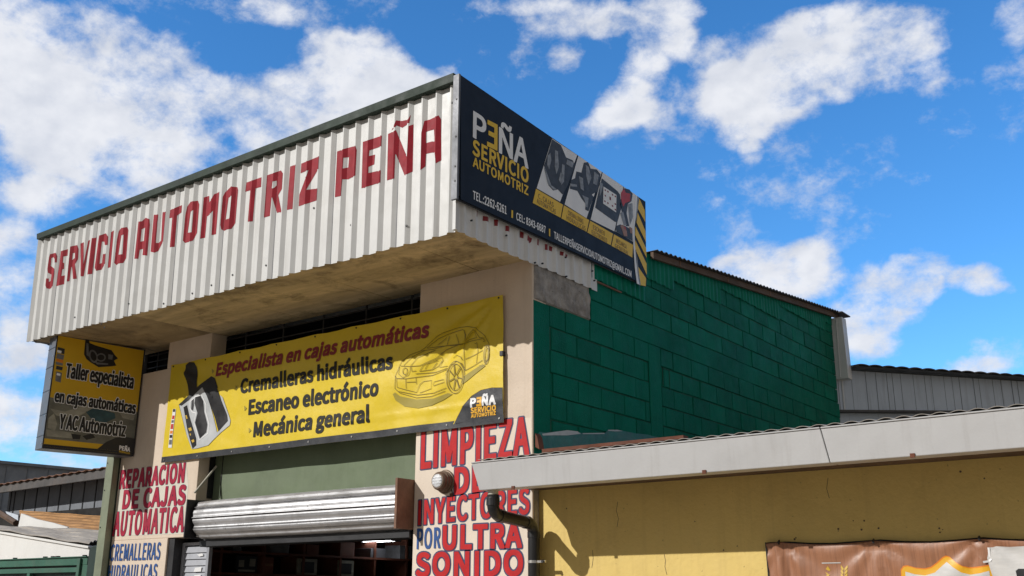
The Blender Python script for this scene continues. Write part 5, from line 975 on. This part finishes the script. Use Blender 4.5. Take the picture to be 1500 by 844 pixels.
MB().tube([(ox_,-.545,2.40), (ox_,-.545,2.33)], .040, 16).build('outlet', M_PVC, dp, smooth=False)
MB().tube([(ox_,-.03,1.872), (ox_,-.03,1.892)], .048, 18).box(ox_+.045, ox_+.115, -.05, -.03, 1.874, 1.890).build('pipe_clamp', M_STEEL, dp)
MB().tube([(ox_+.10,-.055,1.882), (ox_+.10,-.064,1.882)], .011, 8).build('clamp_bolt', M_BLACK, dp)

# ------------------------------------------------------------------ brown banner on the yellow wall
QY = YW-.025; QP = front(QY)
QB = thing('banner', 'brown vinyl banner with an orange and white crest, tied to the yellow wall', 'banner', (2.8, QY, 1.2))
Q = zoomer(QP, 1120, 770, 3.947)
qtl = Q((12,106))[0]; qtr = (4.9, Q((1500,68))[0][1]-.03)
ties = [Q((86,98))[0], Q((632,92))[0], Q((1243,76))[0], (4.3, qtr[1])]
def qfold(u, v):
    f = 0
    for tx, ty in ties:
        x, y = u-tx, v-ty; r = math.hypot(x, y)
        if r < 1e-4: continue
        a = math.atan2(-y, x)
        f += .016*math.cos((a-1.57)*9)*min(r/.05, 1)*math.exp(-r/.28)
    x = u-qtl[0]; f += .020*math.exp(-((x-.075+.12*(v-qtl[1]))/.028)**2)-.012*math.exp(-((x-.13)/.035)**2)
    return f+.006*mn.noise(Vector((u*2.5, v*3, 9)))+.004*mn.noise(Vector((u*7, v*6, 1)))
qk = dict(cuts_u=[qtl[0]-.03+.028*i for i in range(112)], cuts_v=[1.0+.03*i for i in range(36)], warp=qfold)
et = []
for i in range(61):
    u = qtl[0]+(qtr[0]-qtl[0])*i/60; near = min(abs(u-t[0]) for t in ties); et.append((u, qtl[1]+(qtr[1]-qtl[1])*i/60-.022*min(near/.25, 1)**.7+.012))
decal('sheet', QP, [[(qtl[0]+.02, 1.1), (qtr[0], 1.1)]+et[::-1]], 0, M_VBROWN, QB, **qk)
MB().tube([QP.to3(u, v+.004, -.012) for u, v in et[::3]], .006, 6).build('cord', M_BLACK, QB)
MB().tube([QP.to3(qtl[0]-.005, qtl[1]+.01, 0), QP.to3(qtl[0]+.012, 1.1, 0)], .006, 6).build('edge_cord', M_BLACK, QB)
for t in ties[:3]: MB().tube([QP.to3(t[0], t[1]+.012, .0), QP.to3(t[0], t[1]+.002, .022), QP.to3(t[0]+.008, t[1]-.012, .026)], .007, 6).build('tie', M_BLACK, QB)
crest = Q((795,292),(795,262),(808,240),(830,236),(880,250),(930,254),(965,245),(1000,220),(1035,188),(1054,180),(1075,186),(1110,216),(1150,240),(1190,248),(1240,244),(1305,234))
low = [(crest[-1][0]+.05, 1.35), (crest[0][0], 1.35)]
def shift(pts, dx, dz): return [(u+dx, v+dz) for u, v in pts]
decal('crest_edge', QP, [shift(crest, 0, .008)+low] and [[*shift(crest, -.004, .007), *low]], .0025, M_VORNG2, QB, **qk)
decal('crest_band', QP, [[*crest, *low]], .004, M_VORNG, QB, **qk)
inner = Q((818,292),(818,266),(870,282),(930,288),(985,272),(1020,240),(1054,210),(1090,240),(1140,272),(1190,284),(1250,276),(1300,262))
decal('crest_field', QP, [[*inner, (inner[-1][0]+.02, 1.35), (inner[0][0], 1.35)]], .0055, M_VCLOTH, QB, **qk)
decal('chef_photo', QP, [[*Q((1296,130),(1340,120),(1420,124),(1500,120),(1700,125),(1700,300),(1320,296),(1302,240),(1288,190))]], .007, M_VCLOTH, QB, **qk)
decal('photo_dark', QP, [[*Q((1455,262),(1470,250),(1500,250),(1560,255),(1560,330),(1468,320))]], .0085, M_VBLACK, QB, **qk)
decal('photo_line', QP, ribbon(Q((1300,128),(1302,180),(1310,196),(1300,206),(1268,212)), .012), .009, M_VWHITE, QB, **qk)
wh = []
for cx in (366, 460):
    for k in range(3):
        y = 240+22*k
        if cx > 400: wh.append([Q((cx+2,y+8),(cx+20,y-12),(cx+22,y+4),(cx+4,y+24))]); wh.append([Q((cx-2,y+8),(cx-18,y-12),(cx-20,y+4),(cx-4,y+24))])
        else: wh.append([Q((cx-14,y+12),(cx-2,y-6),(cx+14,y+18),(cx+4,y+22))] if k != 1 else Q((cx-16,y+6),(cx+12,y+24),(cx-2,y+30)) and [Q((cx-16,y+6),(cx+12,y+24),(cx-4,y+28))])
decal('wheat_ear', QP, wh, .003, M_VGOLD, QB, **qk)
decal('white_thread', QP, ribbon(Q((330,217),(440,215)), .006), .003, M_VCLOTH, QB, **qk)

# ------------------------------------------------------------------ grey metal building behind on the right
RO, RU, RN = Vector((-.05, 7.24, 0)), Vector((.63, .777, 0)), Vector((.777, -.63, 0))
RP = Plane(RO, RU, RN)
RB = thing('metal_shed', 'pale grey metal-clad shed with a dark corrugated roof, behind the yellow building', 'shed', (2, 9.5, 0))
(ta, za), (tb, zb_) = RP.px(1245, 541), RP.px(1500, 557); (sa, ya_), (sb_, yb_) = RP.px(1228, 600.5), RP.px(1428, 602)
zr = lambda u: za+(zb_-za)*(u-ta)/(tb-ta); zq = lambda u: ya_+(yb_-ya_)*(u-sa)/(sb_-sa)
u0, u1 = -.25, tb+2.5
def rbox(m, a, b, zlo, zhi, n0, n1):
    return m.hexa([RP.to3(a, zlo(a), n0), RP.to3(b, zlo(b), n0), RP.to3(b, zlo(b), n1), RP.to3(a, zlo(a), n1), RP.to3(a, zhi(a), n0), RP.to3(b, zhi(b), n0), RP.to3(b, zhi(b), n1), RP.to3(a, zhi(a), n1)])
rbox(MB(), u0, u1, zq, zr, -.1, 0).build('upper_cladding', M_RIGHT, RB)
x = u0+.1; rnd = random.Random(5)
while x < u1-.1:
    w = rnd.choice((.004, .006, .009)); m = MB(); rbox(m, x, x+w, lambda u: zq(u)+.004, lambda u: zr(u)-.01, .0, rnd.choice((.003, .006))); m.build('cladding_seam', M_WARE, RB); x += rnd.uniform(.09, .24)
ua = RP.px(1233, 570)[0]; MB().hexa([RP.to3(ua, 4.1, .001), RP.to3(ua+.02, 4.1, .001), RP.to3(ua+.02, 4.1, .014), RP.to3(ua, 4.1, .014), RP.to3(ua, 4.56, .001), RP.to3(ua+.02, 4.56, .001), RP.to3(ua+.02, 4.56, .014), RP.to3(ua, 4.56, .014)]).build('cover_strip', M_WHITE2, RB)
rbox(MB(), u0, u1, lambda u: zq(u)-.035, lambda u: zq(u)-.006, -.1, .05).build('sill_trim', M_EAVE, RB)
rbox(MB(), u0, u1, lambda u: 0, lambda u: zq(u)-.036, -.16, -.06).build('lower_cladding', M_RIGHT, RB)
a, b = [], []; x = RP.px(1242, 541)[0]; pw = (RP.px(1400, 545)[0]-RP.px(1280, 538)[0])/6.3; xs = x
while x < u1:
    h = .020*abs(math.sin((x-xs)*math.pi/pw))**.7; z = zr(x)+.012+h; a.append(RP.to3(x, z, .20)); b.append(RP.to3(x, z+.4, -4)); x += pw/14
MB().strip(a, b).build('corrugated_roof', M_ROOFD, RB, solid=.014)
rbox(MB(), xs, u1, lambda u: zr(u)-.02, lambda u: zr(u)+.004, .001, .19).build('eave_trim', M_BLACK, RB)

# ------------------------------------------------------------------ yard and sheds on the left
CC = lambda a, b: (a/4.589, 660+b/4.589); DD = lambda a, b: (a/8.1125, 740+b/8.1125)
def pa(fn, a, b, ax, v): return at(*fn(a, b), ax, v)
GY = .30
GT = thing('gate', 'green steel gate with two rails, left of the workshop', 'gate', (-8, GY, .13))
g0, g1 = pa(DD, 0, 660, 1, GY), pa(DD, 1045, 600, 1, GY); h0, h1 = pa(DD, 0, 752, 1, GY), pa(DD, 920, 715, 1, GY)
xl_ = g0.x-2.2
MB().box(xl_, g1.x, GY, GY+.06, h0.z+.01, g0.z+.004).build('rail', M_GATE, GT, bevel=.006)
MB().box(xl_, g1.x, GY-.02, GY+.07, g0.z+.0045, g0.z+.014).build('rail_cap', M_GATE, GT)
r1 = pa(DD, 0, 765, 1, GY); MB().box(xl_, h1.x, GY+.005, GY+.05, r1.z-.055, r1.z).build('rail', M_GATE, GT, bevel=.004)
v0, v1 = pa(DD, 912, 700, 1, GY-.03), pa(DD, 945, 700, 1, GY-.03); MB().box(v0.x, v1.x, GY-.03, GY-.005, .2, g1.z-.03).build('stile', M_GATE, GT, bevel=.004)
v0, v1 = pa(DD, 970, 700, 1, GY), pa(DD, 1045, 700, 1, GY); MB().box(v0.x, v1.x, GY+.001, GY+.07, .2, h1.z).build('stile', M_GATE, GT, bevel=.004)
v0, v1 = pa(DD, 312, 830, 1, GY), pa(DD, 345, 830, 1, GY); MB().box(v0.x, v1.x, GY+.006, GY+.045, .2, r1.z-.056).build('stile', M_GATE, GT, bevel=.004)
MB().box(xl_, g1.x, GY+.062, GY+.07, .2, g0.z-.002).build('dark_backing', M_GATED, GT)  # dark sheet put behind the rails for the shaded openings
for a_, b_ in ((180,628),(540,608),(632,604),(690,606),(1010,584)):
    p = pa(DD, a_, b_, 1, GY+.02); MB().box(p.x-.02, p.x+.02, GY+.0, GY+.04, g0.z+.0145, g0.z+.03).build('hinge_stub', M_BLACK, GT)
v0, v1 = pa(DD, 1062, 500, 1, GY-.02), pa(DD, 1145, 480, 1, GY-.02)
GP = MB(); ring = [(v0.x, .13), (v1.x+.1, .13), (v1.x+.1, v1.z)]+[(v0.x+.09*(1-math.cos(t*math.pi/12)), v1.z-.075+.075*math.sin(t*math.pi/12)) for t in range(6, -1, -1)]
tag(GP.slab([(x, GY-.02, z) for x, z in ring], (0, .12, 0)).build('gate_post', M_GATED, bevel=.006), 'dark round-topped gate post between the green gate and the pale green post', 'post')
# whitewashed shed with a grey fibre roof
WY = 2.0
WS = thing('white_shed', 'low white shed with a grey corrugated roof, behind the green gate', 'shed', (-11, WY, 0))
tA, tB = pa(DD, 0, 340, 1, WY), pa(DD, 1062, 520, 1, WY); tC = pa(DD, 0, 312, 1, WY); tD = pa(DD, 1066, 492, 1, WY)
ex = 3.0; sl_ = (tA.z-tB.z)/(tA.x-tB.x); zA = lambda x: tB.z+sl_*(x-tB.x)
xL = tA.x-ex
MB().hexa([(xL,WY,0),(tB.x,WY,0),(tB.x,WY+.1,0),(xL,WY+.1,0),(xL,WY,zA(xL)),(tB.x,WY,zA(tB.x)),(tB.x,WY+.1,zA(tB.x)),(xL,WY+.1,zA(xL))]).build('wall', M_WSHED, WS)
k0 = tC.z-tA.z
MB().hexa([(xL,WY-.03,zA(xL)+.002),(tB.x+.01,WY-.03,zA(tB.x)+.002),(tB.x+.01,WY+.1,zA(tB.x)+.002),(xL,WY+.1,zA(xL)+.002),(xL,WY-.03,zA(xL)+k0),(tB.x+.01,WY-.03,zA(tB.x)+k0),(tB.x+.01,WY+.1,zA(tB.x)+k0),(xL,WY+.1,zA(xL)+k0)]).build('verge_trim', M_WSHED, WS, bevel=.006)
W2 = 3.6; bA, bB = pa(DD, 0, 262, 1, W2), pa(DD, 1165, 305, 1, W2); s2 = (bA.z-bB.z)/(bA.x-bB.x); n = 150
fa, fb = Vector((xL, WY-.05, zA(xL)+k0+.02)), Vector((tB.x+.06, WY-.05, zA(tB.x)+k0+.02))
ga, gb = Vector((bA.x-3.5, W2, bB.z+s2*(bA.x-3.5-bB.x))), Vector((bB.x+.8, W2, bB.z+s2*.8))
sh = MB(); rows_ = []
for i in range(n+1):
    t = i/n; h = .026*abs(math.sin(t*math.pi*11))**.8; rows_.append([tuple(fa.lerp(fb, k/20).lerp(ga.lerp(gb, k/20), t)+Vector((0, 0, h+.012*math.sin(k*1.7+int(i/38)*2)))) for k in range(21)])
for a, b in zip(rows_, rows_[1:]): sh.strip(a, b)
sh.build('corrugated_roof', M_ASB, WS, solid=.006)
MB().box(tB.x-.08, tB.x, WY+.1, W2, 0, zA(tB.x)-.02).build('wall', M_WSHED, WS)
# rusted sheet lean-to behind it
OY = 3.75
OS = thing('rusty_lean_to', 'orange rusted corrugated lean-to with a white end panel, above the white shed roof', 'shed', (-12.5, OY, 0))
o0, o1, o2, o3 = pa(DD, 228, 62, 1, OY+.8), pa(DD, 1178, 128, 1, OY+.8), pa(DD, 1178, 300, 1, OY), pa(DD, 215, 250, 1, OY)
n = 150; lo, hi = pa(DD, 360, 140, 1, OY+.3).lerp(o3, .75), o0
sh = MB(); rows_ = []
for i in range(n+1):
    t = i/n; h = .012*math.sin(t*2*math.pi*5); row = []
    for k in range(25):
        q = k/24*1.3; p = lo.lerp(o2, q).lerp(o0.lerp(o1, q), t); row.append((p.x, p.y-h*.6, p.z+h*.6+.004*math.sin(k*.9+i*.02)))
    rows_.append(row)
for a, b in zip(rows_, rows_[1:]): sh.strip(a, b)
sh.build('rusty_sheet', M_ORANGE, OS, solid=.006)
w_ = [pa(DD, *q, 1, OY) for q in ((218,245),(250,100),(420,165),(620,210),(800,262),(800,330),(218,330))]
MB().slab(w_, (0, .05, 0)).build('white_panel', M_WSHED, OS)
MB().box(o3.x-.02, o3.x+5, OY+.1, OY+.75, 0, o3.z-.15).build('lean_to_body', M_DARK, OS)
# broken timbers beside it
tm = tag(MB().tube([pa(DD, 0, 95, 1, OY+.4), pa(DD, 190, 215, 1, OY+.2)], .06, 6).build('timber', M_WOOD), 'brown timber leaning in the dark gap left of the orange lean-to', 'timber')
bp = [pa(DD, *q, 1, OY+.7) for q in ((65,75),(215,120),(215,190),(110,160))]
tag(MB().slab(bp, (0, .04, 0)).build('loose_board', M_RIGHT), 'pale loose board propped behind the leaning timber', 'board')
# slate grey clad building with a long eave
HY = 5.2
HB = thing('clad_building', 'slate grey building with vertical cladding under a long sloping eave, left background', 'building', (-16, HY, 0))
e0, e1, e2, e3 = pa(CC, 0, 237, 1, HY-.5), pa(CC, 705, 125, 1, HY-.5), pa(CC, 705, 186, 1, HY-.5), pa(CC, 0, 285, 1, HY-.5)
ext = lambda p, q, t: p+(q-p)*t
T0, T1, T2, T3 = ext(e0, e1, -.6), ext(e0, e1, 1.8), ext(e3, e2, 1.8), ext(e3, e2, -.6)
MB().hexa([T3, T2, T2+Vector((0,.06,0)), T3+Vector((0,.06,0)), T0, T1, T1+Vector((0,.06,0)), T0+Vector((0,.06,0))]).build('eave_board', M_EAVE, HB, bevel=.01)
a = []; b = []; n = 200
for i in range(n+1):
    q = T0.lerp(T1, i/n); h = .014*math.sin(i*1.1); a.append((q.x, q.y-.05, q.z+.02+h)); b.append((q.x, q.y+4, q.z+.5+h))
MB().strip(a, b).build('roof', M_RUST, HB, solid=.01)
c0, c1 = pa(CC, 60, 300, 1, HY), pa(CC, 700, 300, 1, HY)
c1x = c1.x+3
MB().box(c0.x, c1x, HY, HY+.15, 0, T1.z-.1).build('cladding', M_CLAD, HB)
sm = MB(); x = c0.x
for a_ in (75, 100, 165, 245, 325, 400, 478, 560, 640, 700, 760, 820, 880):
    q = pa(CC, a_, 300, 1, HY-.01); sm.box(q.x-.014, q.x+.014, HY-.012, HY+.0, 0, T1.z-.12)
sm.build('cladding_joint', M_BLACK, HB)
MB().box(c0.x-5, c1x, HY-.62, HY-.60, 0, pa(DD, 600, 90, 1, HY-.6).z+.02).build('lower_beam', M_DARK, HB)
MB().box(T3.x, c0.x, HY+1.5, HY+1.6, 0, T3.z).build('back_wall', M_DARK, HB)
# far warehouse
FX_ = -24.0
q0, q1 = at(-60, 675, 0, FX_), pa(CC, 545, 140, 0, FX_)
FW = thing('warehouse', 'large blue-grey sheet metal warehouse far behind the sloping eave on the left', 'warehouse', (FX_, 9, 0))
zf0, zf1 = pa(CC, 0, 90, 0, FX_), q1
s_ = (zf1.z-zf0.z)/(zf1.y-zf0.y)
ya, yb = zf0.y-6, zf1.y+8; zz = lambda y: zf1.z+s_*(y-zf1.y)
MB().hexa([(FX_-.2,ya,0),(FX_,ya,0),(FX_,yb,0),(FX_-.2,yb,0),(FX_-.2,ya,zz(ya)),(FX_,ya,zz(ya)),(FX_,yb,zz(yb)),(FX_-.2,yb,zz(yb))]).build('wall', M_WARE, FW)
sm = MB(); y = ya
while y < yb: sm.box(FX_, FX_+.02, y, y+.03, 0, zz(y)-.05); y += .62
sm.build('sheet_joint', M_CLAD, FW)
MB().hexa([(FX_-6,ya,zz(ya)),(FX_+.12,ya,zz(ya)),(FX_+.12,yb,zz(yb)),(FX_-6,yb,zz(yb)),(FX_-6,ya,zz(ya)+.08),(FX_+.12,ya,zz(ya)+.08),(FX_+.12,yb,zz(yb)+.08),(FX_-6,yb,zz(yb)+.08)]).build('roof', M_CLAD, FW)

# ------------------------------------------------------------------ inside the workshop
LY = 3.6
l0, l1 = at(533, 790.5, 1, LY), at(573, 792.5, 1, LY)
CL = thing('ceiling_lamp', 'lit twin-tube fluorescent lamp hanging inside the dark workshop', 'lamp', (l0.x, LY, l0.z))
zc = (l0.z+l1.z)/2
MB().box(l0.x-.03, l1.x+.03, LY-.02, LY+.16, zc+.03, zc+.06).box(l0.x-.03, l0.x-.012, LY-.02, LY+.16, zc-.02, zc+.03).box(l1.x+.012, l1.x+.03, LY-.02, LY+.16, zc-.02, zc+.03).build('fitting', M_GREYM, CL)
for y in (LY+.01, LY+.13): MB().tube([(l0.x-.012, y, zc), (l1.x+.012, y, zc)], .016, 10).build('tube', M_TUBE, CL)
for x in (l0.x+.2, l1.x-.2): MB().tube([(x, LY+.07, zc+.06), (x, LY+.07, 4.7)], .006, 6).build('hanger', M_BLACK, CL)
l2, l3 = at(528, 816, 1, 6.0), at(544, 817, 1, 6.0)
CM = thing('ceiling_lamp', 'small dim glow imitating a reflection of the twin-tube lamp, deep inside the workshop', 'lamp', tuple(l2))  # added glow imitates the twin lamp's reflection, built as a small tube and fitting
MB().tube([l2, l3], .014, 8).build('tube', glow('reflection_glow', (.9, .95, 1), .9), CM)
MB().box(l2.x-.05, l3.x+.05, 5.95, 6.08, l2.z+.03, l2.z+.06).build('fitting', M_GREYM, CM)
KX = -5.22
SH = thing('storage_shelf', 'dark wooden storage shelf along the inner wall of the workshop', 'shelf', (KX, 3, .15))
M_SHELF = pm('dark_shelf_wood', (.15, .05, .028), .7, .3, 5)
ya0, ya1 = .5, 6.4
zs_ = (.6, 1.15, at(450, 843, 0, KX).z, at(450, 813, 0, KX).z, 2.62)
for z in zs_: MB().box(KX-.43, KX, ya0, ya1, z-.018, z+.008).build('shelf_board', M_SHELF, SH)
y = ya0
while y < ya1: MB().box(KX-.42, KX-.01, y, y+.035, .15, 2.75).build('upright', M_SHELF, SH); y += .63
labs = [('dark picture panel with pale figures on the workshop shelf, nearest the folding door', 348, 378, M_VDARK, M_LPHOTO2), ('plain brown carton on the workshop shelf, beside the dark picture panel', 384, 402, M_SHELF, M_RUST), ('pale framed panel on the workshop shelf, in the middle of the doorway', 438, 466, M_LPHOTO2, M_VDARK), ('small framed panel on the workshop shelf, below the twin-tube lamp', 498, 520, M_LPHOTO2, M_VDARK)]
for i, (lb, xa, xb, ma, mb) in enumerate(labs):
    q0, q1 = at(xa, 830, 0, KX), at(xb, 830, 0, KX); zb0 = zs_[2]+.009; h = (zs_[3]-zs_[2])*.78
    o = thing('carton' if i == 1 else 'shelf_panel', lb, 'box' if i == 1 else 'panel', (KX, q0.y, zb0))
    MB().box(KX-(.30 if i == 1 else .05), KX-.02, q0.y, q1.y, zb0, zb0+h).build('body' if i == 1 else 'board', ma, o)
    w = q1.y-q0.y
    if i == 1: MB().box(KX-.0195, KX-.016, q0.y+.01, q1.y-.01, zb0+h*.45, zb0+h*.6).build('tape', mb, o)
    elif i == 0:
        for a, b, c, d in ((.1, .35, .35, .75), (.62, .9, .4, .85), (.1, .9, .08, .2)): MB().box(KX-.0195, KX-.016, q0.y+w*a, q0.y+w*b, zb0+h*c, zb0+h*d).build('figure', mb, o)
    else: MB().box(KX-.0195, KX-.016, q0.y+w*.16, q1.y-w*.16, zb0+h*.12, zb0+h*.8).build('print', mb, o)
rnd = random.Random(4)
for i in range(9):
    y = .75+i*.57; h = rnd.uniform(.10, .2); w = rnd.uniform(.10, .3)
    o = tag(MB().box(KX-.32, KX-.03, y, y+w, zs_[3]+.009, zs_[3]+.009+h).build('parts_box', rnd.choice((M_VMID, M_SHELF, M_BOXSIDE)), bevel=.004), 'dim parts box on the upper board of the workshop shelf', 'box', 'parts boxes on the workshop shelf')
